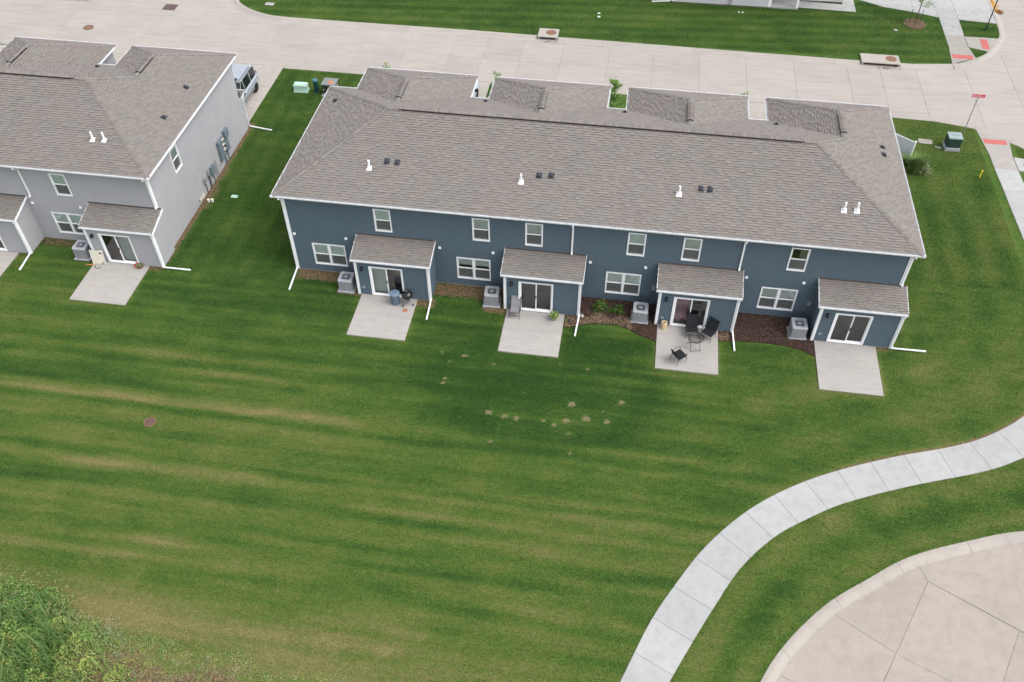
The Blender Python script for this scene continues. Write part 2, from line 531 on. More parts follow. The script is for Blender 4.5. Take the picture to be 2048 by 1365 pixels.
# ------------------------------------------------------------------ ground outlines (metres; X along the rear wall, Y away from the camera)
def catmull(P, n=8):
    P = [np.array(q, float) for q in P]
    P = [2 * P[0] - P[1]] + P + [2 * P[-1] - P[-2]]
    out = []
    for i in range(1, len(P) - 2):
        for k in range(n):
            t = k / n
            a, b, c, d = P[i - 1], P[i], P[i + 1], P[i + 2]
            out.append(0.5 * ((2 * b) + (-a + c) * t + (2 * a - 5 * b + 4 * c - d) * t * t + (-a + 3 * b - 3 * c + d) * t ** 3))
    out.append(P[-2])
    return np.array(out)

def inside(poly, X, Y):
    poly = np.asarray(poly)
    r = np.zeros(X.shape, bool)
    j = len(poly) - 1
    for i in range(len(poly)):
        xi, yi = poly[i]; xj, yj = poly[j]
        if yi != yj:
            c = ((yi > Y) != (yj > Y)) & (X < (xj - xi) * (Y - yi) / (yj - yi) + xi)
            r ^= c
        j = i
    return r

def dist_line(P, X, Y):
    P = np.asarray(P)
    d = np.full(X.shape, 1e9)
    for a, b in zip(P[:-1], P[1:]):
        ab = b - a
        L = (ab ** 2).sum()
        t = np.clip(((X - a[0]) * ab[0] + (Y - a[1]) * ab[1]) / max(L, 1e-9), 0, 1)
        d = np.minimum(d, np.hypot(X - a[0] - t * ab[0], Y - a[1] - t * ab[1]))
    return d

S_EDGE = [(-60, 21.2), (-30, 20.75), (-8, 20.47), (16, 20.45), (34.3, 20.2), (36.9, 20.05)]
CORNER_SE = catmull([(36.9, 20.05), (39.4, 19.5), (40.3, 18.88), (41.28, 18.22), (42.1, 17.5), (43.3, 15.9), (43.9, 13.8), (44.0, 11)], 5)
N_EDGE_W = catmull([(-14.9, 45), (-14.95, 36), (-14.9, 31.5), (-14.7, 30.0), (-13.5, 28.85), (-11.73, 28.05), (-10.1, 27.82), (-7, 27.78)], 5)
CORNER_NE = catmull([(36.7, 27.4), (39.44, 27.8), (40.21, 28.07), (41.27, 28.82), (42.35, 29.93), (43.5, 32.08), (43.74, 32.9), (43.88, 34.4), (43.95, 38.4), (44.0, 60)], 5)
N_EDGE = [tuple(q) for q in N_EDGE_W] + [(5, 27.78), (24.8, 27.45), (32.1, 27.35)] + [tuple(q) for q in CORNER_NE]
S_ALL = S_EDGE[:-1] + [tuple(q) for q in CORNER_SE] + [(44.0, 2)]
NW_EDGE = catmull([(-60, 27.4), (-30, 29.0), (-26, 29.2), (-24.6, 29.9), (-23.8, 31.3), (-23.6, 35), (-23.6, 45)], 4)
ROAD = S_ALL + [(60, 2), (60, 60)] + list(reversed(N_EDGE)) + [tuple(q) for q in reversed(NW_EDGE)]
COURT_EDGE = catmull([(22.6, -24.5), (23.4, -21.8), (24.26, -19.73), (25.25, -18.1), (26.88, -16.24), (28.57, -14.9), (30.54, -13.5), (33.12, -12.35), (35.6, -11.5), (39.5, -10.9), (44, -10.8)], 6)
COURT = [tuple(q) for q in COURT_EDGE] + [(60, -10.8), (60, -40), (20, -40)]
WALK_OUT = catmull([(16.6, -27.0), (17.8, -23.7), (19.01, -20.6), (20.0, -18.05), (20.88, -16.35), (22.1, -14.35), (23.64, -12.52), (25.3, -11.1), (27.42, -9.78), (30.4, -8.42), (33.18, -7.4), (34.99, -6.5), (36.94, -5.0), (38.6, -2.9), (39.6, -0.2), (39.93, 3)], 6)
WALK_IN = catmull([(18.5, -26.8), (19.6, -23.6), (20.72, -20.6), (21.7, -18.55), (22.5, -17.0), (23.6, -15.05), (25.0, -13.4), (26.4, -12.3), (28.15, -11.19), (31.0, -9.9), (34.25, -8.66), (36.0, -7.75), (37.9, -6.4), (39.7, -4.0), (40.9, -0.9), (41.3, 3)], 6)

# ------------------------------------------------------------------ lawn
LX0, LX1, LY0, LY1, LS = -46.0, 58.0, -27.0, 52.0, 0.16
gx = np.arange(LX0, LX1 + 1e-6, LS)
gy = np.arange(LY0, LY1 + 1e-6, LS)
X, Y = np.meshgrid(gx, gy)
def vnoise(sx, sy, seed):
    r = np.random.RandomState(seed)
    nx, ny = int((LX1 - LX0) / sx) + 4, int((LY1 - LY0) / sy) + 4
    g = r.rand(ny, nx)
    u = (X - LX0) / sx; v = (Y - LY0) / sy
    i = u.astype(int); j = v.astype(int)
    fu = u - i; fv = v - j
    fu = fu * fu * (3 - 2 * fu); fv = fv * fv * (3 - 2 * fv)
    return (g[j, i] * (1 - fu) + g[j, i + 1] * fu) * (1 - fv) + (g[j + 1, i] * (1 - fu) + g[j + 1, i + 1] * fu) * fv
def sm(a, b, t):
    t = np.clip((t - a) / (b - a), 0, 1)
    return t * t * (3 - 2 * t)
wob = (vnoise(9, 5, 1) - .5) * .22 + (vnoise(1.6, 1.0, 2) - .5) * .20
SY = [-30, -21.5, -20.6, -19.4, -18.75, -18.45, -18.1, -17.5, -17.0, -16.6, -16.15, -15.7, -15.25, -14.95, -14.5, -14.0, -13.6, -13.3, -13.0, -12.4, -11.9, -11.3, -10.95, -10.6, -10.3, -9.9, -9.5, -8.7, -8.2, -7.6, -7.1, -6.5, -5.9, -5.2, -4.6, -4, -3, -1, 30]
SV = [.95, .92, .80, .60, .48, .12, .58, .62, .30, .56, .24, .72, .66, .12, .34, .74, .62, .10, .64, .34, .24, .56, .50, .10, .56, .72, .30, .26, .48, .22, .48, .24, .46, .30, .26, .34, .26, .22, .22]
stripe = np.interp(Y + wob + 0.0006 * (X - 5) ** 2 * 0.0, SY, SV)
n_a = vnoise(3.4, 2.0, 3); n_b = vnoise(1.1, .8, 4); n_c = vnoise(9, 6, 5); n_d = vnoise(.75, .34, 6); n_s = vnoise(11, .42, 7); n_t = vnoise(5, .24, 8); n_u = vnoise(2.2, .5, 9)
south = .38 + (stripe - .40) * (.50 + .36 * (n_c - .3)) + .10 * np.sin(2 * np.pi * (Y + wob * 1.1 + .25 * (n_c - .5)) / .74) * np.clip(2.2 * n_s - .7, 0, 1) + (n_s - .5) * .30 + (n_t - .5) * .26 + (n_u - .5) * .20 + (n_b - .5) * .14 + (n_c - .5) * .20 + (n_a - .5) * .10
dwalk = dist_line(WALK_OUT, X, Y)
# mowing passes that follow the curved walk on the right
band = np.interp(dwalk + wob * .8, [0, .25, .5, 1.0, 1.6, 2.0, 2.6, 3.2, 3.7, 4.4, 5.2, 5.7, 6.4, 7.2, 30], [.60, .54, .42, .34, .46, .52, .44, .32, .44, .52, .42, .34, .46, .44, .42])
right = band + (n_a - .5) * .20 + (n_b - .5) * .18 + (n_d - .5) * .22 + (n_c - .5) * .14 + .02
wr = sm(20.0, 27.5, X + (Y + 8) * .45)
dry = south * (1 - wr) + right * wr
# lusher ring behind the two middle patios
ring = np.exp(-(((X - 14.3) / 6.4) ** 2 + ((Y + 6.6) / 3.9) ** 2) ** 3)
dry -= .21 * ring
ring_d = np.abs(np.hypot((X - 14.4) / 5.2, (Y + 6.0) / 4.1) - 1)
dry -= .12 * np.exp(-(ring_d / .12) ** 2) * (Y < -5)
# darker green behind and between the buildings: lush grass, with some shade painted in
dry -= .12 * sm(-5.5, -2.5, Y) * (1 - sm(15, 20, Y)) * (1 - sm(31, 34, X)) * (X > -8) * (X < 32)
# dry, thin grass towards the rough corner
dry += .10 * sm(-17, -21, Y) * (1 - sm(9, 15, X)) + .11 * sm(-5, -14, Y) * (1 - sm(14, 22, X)) + .03
dry += .10 * (1 - sm(-22, -10, X)) * (Y < 0)
north = .30 + .10 * np.sin((Y - .09 * (X - 2)) * 2 * np.pi / 1.25 + wob * 3) + (n_a - .5) * .26 + (n_b - .5) * .2
dry = np.where(Y > 24, north, dry)
se = (X > 33.0) & (Y > 4) & (Y < 24)
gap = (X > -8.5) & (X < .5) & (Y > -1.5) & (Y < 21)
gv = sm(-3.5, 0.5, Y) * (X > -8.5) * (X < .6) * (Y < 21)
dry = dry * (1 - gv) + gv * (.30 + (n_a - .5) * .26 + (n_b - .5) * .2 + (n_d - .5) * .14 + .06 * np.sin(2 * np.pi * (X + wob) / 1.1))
dry = np.where(se, .44 + (n_a - .5) * .28 + (n_b - .5) * .2 + .10 * np.cos(2 * np.pi * (X + wob * 2) / 1.7) * sm(20, 8, Y), dry)
di = dist_line(WALK_IN, X, Y); dc = dist_line(COURT_EDGE, X, Y)
strip = inside([tuple(q) for q in WALK_IN] + list(reversed([tuple(q) for q in COURT_EDGE])), X, Y)
tb = di / (di + dc + 1e-6)
dry = np.where(strip, np.interp(tb + wob * .25, [0, .12, .3, .45, .55, .7, .85, 1], [.48, .62, .56, .32, .29, .46, .60, .36]) + (n_b - .5) * .22 + (n_d - .5) * .2 + (n_a - .5) * .10, dry)
bare = np.zeros_like(X)
SPOTS = [(9.05, -4.99, .16), (10.22, -5.06, .2), (9.54, -5.52, .12), (11.7, -5.39, .14), (15.02, -4.94, .13), (16.38, -5.06, .15), (9.56, -6.72, .17), (9.51, -7.03, .18), (9.93, -7.94, .12), (12.04, -8.48, .26), (12.79, -8.59, .22), (13.35, -8.65, .24), (15.87, -7.42, .28), (15.19, -8.79, .2), (15.7, -8.46, .28), (16.59, -8.18, .30), (18.2, -6.96, .24), (17.57, -8.23, .22), (17.4, -7.57, .16), (12.38, -10.14, .17), (16.06, -10.29, .16), (14.65, -8.61, .18), (15.86, -9.18, .16), (13.5, -7.06, .12), (6.6, -3.75, .35), (14.5, -4.75, .22)]
r2 = random.Random(5)
for k in range(30):
    SPOTS.append((r2.uniform(-2, 12), r2.uniform(-21, -15), r2.uniform(.10, .22)))
for k in range(12):
    SPOTS.append((r2.uniform(-16, 8), r2.uniform(-12, -4), r2.uniform(.10, .20)))
straw = np.zeros_like(X)
for i_, (sx, sy, sr) in enumerate(SPOTS):
    sr = sr * .68
    straw = np.maximum(straw, (.95 if i_ < 24 else .55) * np.exp(-(((X - sx) / sr / 1.25) ** 2 + ((Y - sy) / sr) ** 2)))
    dry = dry + .10 * np.exp(-(((X - sx) / sr / 2) ** 2 + ((Y - sy) / sr / 2) ** 2))
def rect_d(x0, x1, y0, y1):
    return np.hypot(np.maximum(np.maximum(x0 - X, X - x1), 0), np.maximum(np.maximum(y0 - Y, Y - y1), 0))
UP = 7.86
PATIOS = [(3.97, 7.01, -4.53), (11.82, 14.86, -4.53), (19.67, 22.75, -4.54), (27.56, 30.58, -4.755)]
for (a, b, y) in PATIOS:
    bare = np.maximum(bare, .42 * np.exp(-(rect_d(a, b, y, -1.4) / .16) ** 2))
    dry = dry + .20 * np.exp(-(rect_d(a, b, y, -1.4) / .35) ** 2)
for (a, b, y) in ((-11.38, -8.24, -4.17), (-19.1, -16.0, -4.1)):
    bare = np.maximum(bare, .36 * np.exp(-(rect_d(a, b, y, -1.0) / .14) ** 2))
# soil in the bays beside the walls
def soil(x0, x1, y0, y1, amt, fall):
    global bare
    bare = np.maximum(bare, amt * np.exp(-(rect_d(x0, x1, y0, y1) / fall) ** 2))
soil(0.2, 3.7, -.55, 0, .60, .40); soil(2.7, 3.9, -1.5, 0, .58, .25); soil(7.8, 11.6, -.75, 0, .60, .40); soil(7.0, 7.9, -1.9, -1.4, .55, .25)
soil(10.6, 11.8, -1.75, 0, .62, .2); soil(30.6, 31.3, -1.75, -1.4, .5, .15)
soil(-7.6, -7.42, -.5, 13.3, .70, .17); soil(-7.4, -7.1, 4.3, 6.4, .5, .25); soil(-7.5, -7.2, 7.2, 8.4, .5, .2)
soil(-15.2, -11.6, .05, .45, .52, .35); soil(-8.3, -7.5, -1.25, -1, .55, .2)
soil(-40, 33, 20.30, 20.42, .36, .10)
dno = dist_line(N_EDGE, X, Y)
bare = np.maximum(bare, .36 * np.exp(-(dno / .22) ** 2))
bare = np.maximum(bare, .46 * np.exp(-(dwalk / .16) ** 2) * sm(26, 29, X) + .34 * np.exp(-(dwalk / .14) ** 2))
bare = np.maximum(bare, .30 * np.exp(-(di / .12) ** 2))
# thin weedy soil towards the bottom edge
wl = sm(-21.4, -22.6, Y + (n_b - .5) * 1.6 + .10 * (X - 3)) * (1 - sm(6, 11, X))
bare = np.maximum(bare, wl * (.34 + .62 * n_b))
Z = (n_c - .5) * .05 * 0
road_in = inside(ROAD, X, Y) | inside(COURT, X, Y)
d_all = np.minimum(np.minimum(dno, dist_line(S_ALL, X, Y)), np.minimum(dc, dist_line(NW_EDGE, X, Y)))
Z = np.where(road_in & (d_all > .15), -1.2, Z)
under = (X > .3) & (X < 30.9) & (Y > .3) & (Y < 12)
n_y, n_x = X.shape
idx = np.arange(n_x * n_y).reshape(n_y, n_x)
q = np.stack([idx[:-1, :-1], idx[:-1, 1:], idx[1:, 1:], idx[1:, :-1]], axis=-1)
keep = ~((Z[:-1, :-1] < -1) & (Z[:-1, 1:] < -1) & (Z[1:, 1:] < -1) & (Z[1:, :-1] < -1))
keep &= ~under[:-1, :-1]
q = q[keep]
me = bpy.data.meshes.new('lawn')
me.vertices.add(n_x * n_y)
me.vertices.foreach_set('co', np.stack([X, Y, Z], -1).astype(np.float32).ravel())
me.loops.add(q.size)
me.loops.foreach_set('vertex_index', q.astype(np.int32).ravel())
me.polygons.add(len(q))
me.polygons.foreach_set('loop_start', np.arange(0, q.size, 4, dtype=np.int32))
me.polygons.foreach_set('loop_total', np.full(len(q), 4, dtype=np.int32))
me.materials.append(M['lawn'])
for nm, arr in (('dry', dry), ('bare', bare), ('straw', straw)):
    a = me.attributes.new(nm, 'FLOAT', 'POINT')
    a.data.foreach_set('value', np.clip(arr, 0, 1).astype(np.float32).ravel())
me.update(calc_edges=True)
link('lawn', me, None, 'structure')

def m_blade():
    m, nt, b = newmat('mown_grass_blade', 0.85, 0.15)
    at = attr(nt, 'tone').outputs['Fac']
    rp = ramp(nt, LAWN_STOPS, at)
    nt.links.new(rp.outputs[0], b.inputs['Base Color'])
    return m
def grass(n, x0, x1, y0, y1, seed):
    r = np.random.RandomState(seed)
    x = r.uniform(x0, x1, n); y = r.uniform(y0, y1, n)
    i = ((x - LX0) / LS).astype(int); j = ((y - LY0) / LS).astype(int)
    k = ~inside(ROAD, x, y) & ~inside(COURT, x, y) & (Z[j, i] > -.1) & (Z[j + 1, i + 1] > -.1) & (bare[j, i] < .3) & (r.rand(n) > straw[j, i] * .9) & ~under[j, i]
    k &= ~(inside([tuple(q) for q in WALK_OUT] + list(reversed([tuple(q) for q in WALK_IN])), x, y))
    for (a_, b_, c_, d_) in [(p[0] - .02, p[1] + .02, p[2] - .02, -1.4) for p in PATIOS] + [(3.8 + UP * q, 7.8 + UP * q, -1.5, .2) for q in range(4)] + [(-11.4, -8.22, -4.19, 0), (-19.2, -16, -4.12, 0), (-40, -7.5, -.98, 13), (15.4, 19.7, -2.3, 0), (23.4, 27.5, -2.2, 0), (-13.9, -7.75, 12, 21.3), (39.3, 41.5, 3, 20)]:
        k &= ~((x > a_) & (x < b_) & (y > c_) & (y < d_))
    x, y, i, j = x[k], y[k], i[k], j[k]
    n = len(x)
    d = np.clip(dry[j, i] + r.normal(size=n) * .22 + .05, 0, 1)
    h = r.uniform(.025, .065, n) * (1.15 - .4 * d); ph = r.rand(n) * 6.283; ln = r.uniform(.01, .05, n)
    wd = r.uniform(.006, .014, n)
    b0 = np.stack([x, y, np.zeros(n)], 1)
    sd = np.stack([-np.sin(ph) * wd, np.cos(ph) * wd, 0 * x], 1)
    tp = b0 + np.stack([np.cos(ph) * ln, np.sin(ph) * ln, h], 1)
    V = np.stack([b0 - sd, b0 + sd, tp], 1)
    me = bpy.data.meshes.new('grass_blades')
    me.vertices.add(n * 3)
    me.vertices.foreach_set('co', V.astype(np.float32).ravel())
    me.loops.add(n * 3)
    me.loops.foreach_set('vertex_index', np.arange(n * 3, dtype=np.int32))
    me.polygons.add(n)
    me.polygons.foreach_set('loop_start', np.arange(0, n * 3, 3, dtype=np.int32))
    me.polygons.foreach_set('loop_total', np.full(n, 3, dtype=np.int32))
    me.materials.append(M['mown'])
    a = me.attributes.new('tone', 'FLOAT', 'FACE')
    a.data.foreach_set('value', d.astype(np.float32))
    me.update(calc_edges=True)
    link('grass_blades', me, None, 'stuff')
M['mown'] = m_blade()
grass(1000000, -20, 42, -24.5, 4, 77)
grass(90000, -8, 0, 4, 20.3, 78)
grass(150000, 31, 44.2, 3.9, 20, 79)
grass(40000, 42, 45, -12, 4, 80)
grass(260000, -15, 44, 27.8, 36.5, 81)
MB().quad((-500, -500, -1.4), (500, -500, -1.4), (500, 500, -1.4), (-500, 500, -1.4)).build('ground', plain('far_ground', (0.05, 0.085, 0.02), 0.95, 0.1, var=0.3, scale=.05), None, kind='structure')

# ------------------------------------------------------------------ concrete paving
ZR = -0.10                                     # road surface
def slab_obj(poly, z0, z1, mat, parent, name='slab'):
    """one slab with chamfered top edge, a part of its pavement"""
    c = np.mean(np.array(poly), axis=0)
    def shrink(d):
        P = np.array(poly, float)
        ar = .5 * np.sum(P[:, 0] * np.roll(P[:, 1], -1) - np.roll(P[:, 0], -1) * P[:, 1])
        sg_ = 1 if ar > 0 else -1
        out = []
        n_p = len(P)
        for i in range(n_p):
            e0 = P[i] - P[i - 1]; e1 = P[(i + 1) % n_p] - P[i]
            e0 /= np.linalg.norm(e0) + 1e-9; e1 /= np.linalg.norm(e1) + 1e-9
            m0 = np.array((-e0[1], e0[0])) * sg_; m1 = np.array((-e1[1], e1[0])) * sg_
            m = m0 + m1
            m /= max(np.dot(m, m), .25) / 2 + 1e-9
            out.append(tuple(P[i] + m * d))
        return out
    b = MB()
    p1, p2 = shrink(.004), shrink(.009)
    b.loft([[(x, y, z0) for x, y in p1], [(x, y, z1 - .008) for x, y in p1], [(x, y, z1) for x, y in p2]])
    return b.build(name, mat, parent)

road = MB()
road.quad((-60, 15, ZR - .03), (60, 15, ZR - .03), (60, 33, ZR - .03), (-60, 33, ZR - .03))
road.quad((41, 2, ZR - .03), (60, 2, ZR - .03), (60, 15, ZR - .03), (41, 15, ZR - .03))
road.quad((41, 33, ZR - .03), (60, 33, ZR - .03), (60, 60, ZR - .03), (41, 60, ZR - .03))
road.quad((-24, 33, ZR - .03), (-14, 33, ZR - .03), (-14, 50, ZR - .03), (-24, 50, ZR - .03))
road = road.build('road', M['road_joint'], None, kind='structure')
JX = [-43.5, -40.1, -36.7, -33.4, -30.0, -26.6, -23.3, -19.9, -16.6, -13.3, -9.95, -6.6, -3.17, .2, 3.6, 6.0, 8.75, 11.7, 15.1, 18.3, 21.6, 24.9, 28.27, 32.0, 34.3, 36.8, 40.2, 43.2]
for a, b in zip(JX[:-1], JX[1:]):
    rows = [20.2, 21.1, 24.03, 26.95, 28.2]
    if a > 36: rows = [17.0, 20.6, 24.03, 27.3, 31.5]
    elif a > 34: rows = [19.0, 21.1, 24.03, 26.95, 28.2]
    elif -26.7 < a < -13.4: rows = [20.2, 21.1, 24.03, 26.95, 30.2]
    for y0, y1 in zip(rows[:-1], rows[1:]):
        slab_obj([(a, y0), (b, y0), (b, y1), (a, y1)], ZR - .028, ZR, M['road'], road)
xs = [43.2, 46.6, 50.0, 53.4]
for y0 in np.arange(3, 58, 3.4):
    for a, b in zip(xs[:-1], xs[1:]):
        slab_obj([(a, y0), (b, y0), (b, y0 + 3.4), (a, y0 + 3.4)], ZR - .028, ZR, M['road'], road)
for y0 in (30.2, 33.6, 37.0, 40.4):
    for a, b in ((-23.3, -19.9), (-19.9, -16.6), (-16.6, -14.2)):
        slab_obj([(a, y0), (b, y0), (b, y0 + 3.4), (a, y0 + 3.4)], ZR - .028, ZR, M['road'], road)
# the cul-de-sac court lower right: fan of slabs
court = MB()
court.prism([(20, -40), (60, -40), (60, -9.5), (36, -10.2), (28, -13.8), (23, -19), (21.5, -24)], ZR - .05, ZR - .03)
court = court.build('turning_court', M['road_joint'], None, kind='structure')
E1 = [COURT_EDGE[i] for i in (0, 14, 23, 33, 41, 49, 59)]
def un(pt): return tuple(float(t) for t in pt)
A = [(23.0, -25), (24.9, -20.6), (25.9, -18.95), (27.9, -17.0), (29.85, -14.15), (34.2, -12.2), (43, -11.0)]
CJ = [
    [(26.6, -15.6), (30.55, -13.0), (31.14, -14.45), (29.43, -17.79), (27.08, -16.38)],
    [(30.55, -13.0), (34.6, -11.4), (39.5, -10.5), (38.2, -18.1), (31.14, -14.45)],
    [(24.3, -18.6), (26.6, -15.6), (27.08, -16.38), (29.43, -17.79), (28.4, -19.75), (28.0, -20.5), (24.81, -19.22)],
    [(31.14, -14.45), (34.29, -16.13), (32.85, -19.1), (31.34, -18.62), (29.43, -17.79)],
    [(29.43, -17.79), (31.34, -18.62), (32.85, -19.2), (31.0, -22.6), (27.1, -22.3)],
    [(34.29, -16.13), (38.2, -18.1), (36.6, -21.2), (32.85, -19.1)],
    [(24.3, -18.6), (24.81, -19.22), (28.0, -20.5), (27.1, -22.3), (25.4, -26), (21.5, -26), (22.5, -22.5)],
    [(32.85, -19.2), (36.6, -21.2), (34.5, -26), (29.2, -26), (31.0, -22.6)],
    [(39.5, -10.5), (48, -10.3), (48, -18.6), (38.2, -18.1)],
]
for p_ in CJ:
    slab_obj(p_, ZR - .04, ZR - .001, M['court'], court)

def offset_line(P, d):
    P = np.asarray(P, float)
    t = np.gradient(P, axis=0)
    t /= np.linalg.norm(t, axis=1)[:, None] + 1e-9
    nrm = np.stack([-t[:, 1], t[:, 0]], 1)
    return P + nrm * d
def curb(P, side, mat, name='curb', pan=.66, flush=False):
    """kerb and gutter pan along an outline; side +1: the road lies to the left"""
    P = np.asarray(P, float)
    prof = [(-.03, -.15), (-.03, .012), (.14, .012), (.22, -.012), (.34, -.062), (min(.44, pan - .06), ZR + .012), (pan, ZR + .004), (pan, -.15)]
    if flush:
        prof = [(-.06, -.15), (-.06, .022), (.20, .018), (.36, -.03), (.62, ZR + .004), (.62, -.15)]
    lines = [offset_line(P, side * d) for d, z in prof]
    seg_ = np.linalg.norm(np.diff(P, axis=0), axis=1)
    cum_ = np.concatenate([[0], np.cumsum(seg_)])
    pos, par_ = 0.0, None
    while pos < cum_[-1] - .05:
        e_ = min(pos + 3.34, cum_[-1])
        ts = [pos + .006] + [c_ for c_ in cum_ if pos + .05 < c_ < e_ - .05] + [e_ - .006]
        b = MB()
        b.loft([[(float(np.interp(t, cum_, lines[k][:, 0])), float(np.interp(t, cum_, lines[k][:, 1])), prof[k][1]) for k in range(len(prof))] for t in ts])
        o = b.build(name if par_ is None else 'curb_stone', mat, par_, kind='structure' if par_ is None else None)
        par_ = par_ or o
        pos = e_
    return par_
def dens(P, step=1.0):
    out = []
    for a, b in zip(P[:-1], P[1:]):
        a, b = np.array(a, float), np.array(b, float)
        n = max(1, int(np.linalg.norm(b - a) / step))
        for k in range(n):
            out.append(a + (b - a) * k / n)
    out.append(np.array(P[-1], float))
    return np.array(out)
curb(dens([(-7.75, 20.47), (0.9, 20.46)]), 1, M['road'])
curb(dens([(15.3, 20.45), (17.1, 20.44)]), 1, M['road'])
curb(dens([(31.0, 20.26)] + [tuple(q) for q in CORNER_SE[:6]]), 1, M['road'])
curb(dens([tuple(q) for q in CORNER_SE[15:]] + [(44.0, 2)]), 1, M['road'])
NA = [tuple(q) for q in N_EDGE_W]
curb(dens(NA + [(5, 27.78), (9.55, 27.7)]), -1, M['road'])
curb(dens([(11.15, 27.66), (24.8, 27.45), (33.0, 27.35)]), -1, M['road'])
curb(dens([(35.76, 27.38)] + [tuple(q) for q in CORNER_NE[:6]]), -1, M['road'])
curb(dens([tuple(q) for q in CORNER_NE[15:]]), -1, M['road'])
curb(NW_EDGE, -1, M['road'])
curb(CORNER_NE[5:16], -1, M['walk_warm'], flush=True)
curb(CORNER_SE[5:16], 1, M['walk_warm'], flush=True)
curb(COURT_EDGE, -1, M['curb_pale'], pan=.46)

# driveways: slabs from the garages down to the street
drive = thing('driveway', '', '', (0, 0, 0)); 
for k in ('label', 'category'):
    del drive[k]
bpy.data.objects.remove(drive)
def driveway(x0, x1, y0=12.4, y1=20.64):
    d = MB().box(x0 + .02, x1 - .02, y0, y1, -.08, .004).build('driveway', M['walk_joint'], None, kind='structure')
    xm = (x0 + x1) / 2
    for a, b in ((x0, xm), (xm, x1)):
        for c, e in ((y0, y0 + 2.7), (y0 + 2.7, y0 + 5.4), (y0 + 5.4, y1)):
            slab_obj([(a, c), (b, c), (b, e), (a, e)], -.06, .02, M['drive'], d)
    ap = MB()
    ap.loft([[(x0, y1 + .02, .016), (x1, y1 + .02, .016), (x1, y1 + .02, -.2), (x0, y1 + .02, -.2)],
             [(x0 - .25, y1 + .62, ZR + .004), (x1 + .25, y1 + .62, ZR + .004), (x1 + .25, y1 + .62, -.2), (x0 - .25, y1 + .62, -.2)]])
    ap.build('apron', M['drive'], d)
for x0, x1 in ((1.1, 7.2), (9.0, 15.1), (17.3, 23.3), (24.35, 30.9), (-13.9, -7.8), (-21.4, -15.6), (-29.7, -23.6)):
    driveway(x0, x1)

# curved walk, corner walks, side walks
def ribbon_walk(L, Rr, cuts, mat, zt=.03):
    """walk between two outlines, cut into slabs at the given parameters"""
    w_ = MB()
    n = len(L)
    rings = [[(L[i][0], L[i][1], -.05), (L[i][0], L[i][1], .006), (Rr[i][0], Rr[i][1], .006), (Rr[i][0], Rr[i][1], -.05)] for i in range(n)]
    w_.loft(rings)
    wo = w_.build('sidewalk', M['walk_joint'], None, kind='structure')
    def at(P, t):
        t = min(max(t, 0), n - 1.0001); i = int(t)
        return P[i] + (P[i + 1] - P[i]) * (t - i)
    def match(t):
        p_ = at(L, t)
        tt = np.linspace(max(0, t - 6), min(n - 1.001, t + 6), 240)
        dd = [np.hypot(*(at(Rr, u) - p_)) for u in tt]
        return float(tt[int(np.argmin(dd))])
    m_ = [match(t) for t in cuts]
    for a, b, a2, b2 in zip(cuts[:-1], cuts[1:], m_[:-1], m_[1:]):
        if b2 <= a2 + .02: continue
        ts = [a] + [k for k in range(int(a) + 1, int(math.ceil(b)))] + [b]
        t2 = [a2] + [k for k in range(int(a2) + 1, int(math.ceil(b2)))] + [b2]
        poly = [at(L, t) for t in ts] + [at(Rr, t) for t in reversed(t2)]
        slab_obj([tuple(q) for q in poly], -.04, zt, mat, wo)
    return wo
ncut = len(WALK_OUT) - 1
seg = np.linalg.norm(np.diff(WALK_OUT, axis=0), axis=1)
cum = np.concatenate([[0], np.cumsum(seg)])
cuts = [0.0]
s_ = 1.62
while s_ < cum[-1]:
    cuts.append(float(np.interp(s_, cum, np.arange(len(cum))))); s_ += 1.66
cuts.append(ncut - .001)
ribbon_walk(WALK_OUT, WALK_IN, cuts, M['walk'])
def straight_walk(rows, mats, zt=.03, name='sidewalk'):
    """rows: list of (xl, yl, xr, yr) cross lines"""
    b = MB()
    rings = [[(r[0], r[1], -.05), (r[0], r[1], .006), (r[2], r[3], .006), (r[2], r[3], -.05)] for r in rows]
    b.loft(rings)
    o = b.build(name, M['walk_joint'], None, kind='structure')
    for i, (r, s2) in enumerate(zip(rows[:-1], rows[1:])):
        slab_obj([(r[0], r[1]), (r[2], r[3]), (s2[2], s2[3]), (s2[0], s2[1])], -.04, zt, mats[i % len(mats)], o)
    return o
ww, wm = M['walk'], M['walk_warm']
sw = straight_walk([(39.93, 3, 41.3, 3), (39.93, 4.3, 41.3, 4.3), (39.92, 6.5, 41.28, 6.5), (39.9, 8.7, 41.26, 8.7), (39.84, 10.87, 41.22, 10.87), (39.8, 13, 41.18, 13), (39.73, 15.18, 41.13, 15.1), (39.72, 16.65, 41.12, 16.62), (39.44, 19.5, 41.28, 18.25)],
              [ww, ww, ww, ww, ww, ww, wm, wm])
straight_walk([(41.16, 16.55, 41.16, 15.08), (43.4, 16.2, 43.4, 15.0)], [ww])
nw = straight_walk([(39.44, 27.84, 41.27, 28.86), (39.63, 30.29, 41.03, 30.44), (39.64, 32.04, 41.04, 32.03), (39.67, 33.37, 41.09, 33.41), (39.68, 34.79, 41.12, 34.67), (39.6, 37.0, 41.11, 37.0), (39.55, 40, 41.1, 40), (39.5, 44, 41.1, 44)], [wm, wm, ww, ww, ww, ww, ww])
straight_walk([(41.06, 32.03, 41.06, 30.42), (43.5, 32.06, 42.37, 29.97)], [wm])
def pad(poly, z=.036, parent=None):
    b = MB().prism(poly, .0, z)
    # domes
    P = np.array(poly)
    for i in range(1, 12):
        for j in range(1, 5):
            u, v = i / 12, j / 5
            c = (P[0] * (1 - u) + P[1] * u) * (1 - v) + (P[3] * (1 - u) + P[2] * u) * v
            b.lathe([(.022, 0), (.016, .006)], (c[0], c[1], z), 6)
    return b.build('tactile_pad', M['red_pad'], parent)
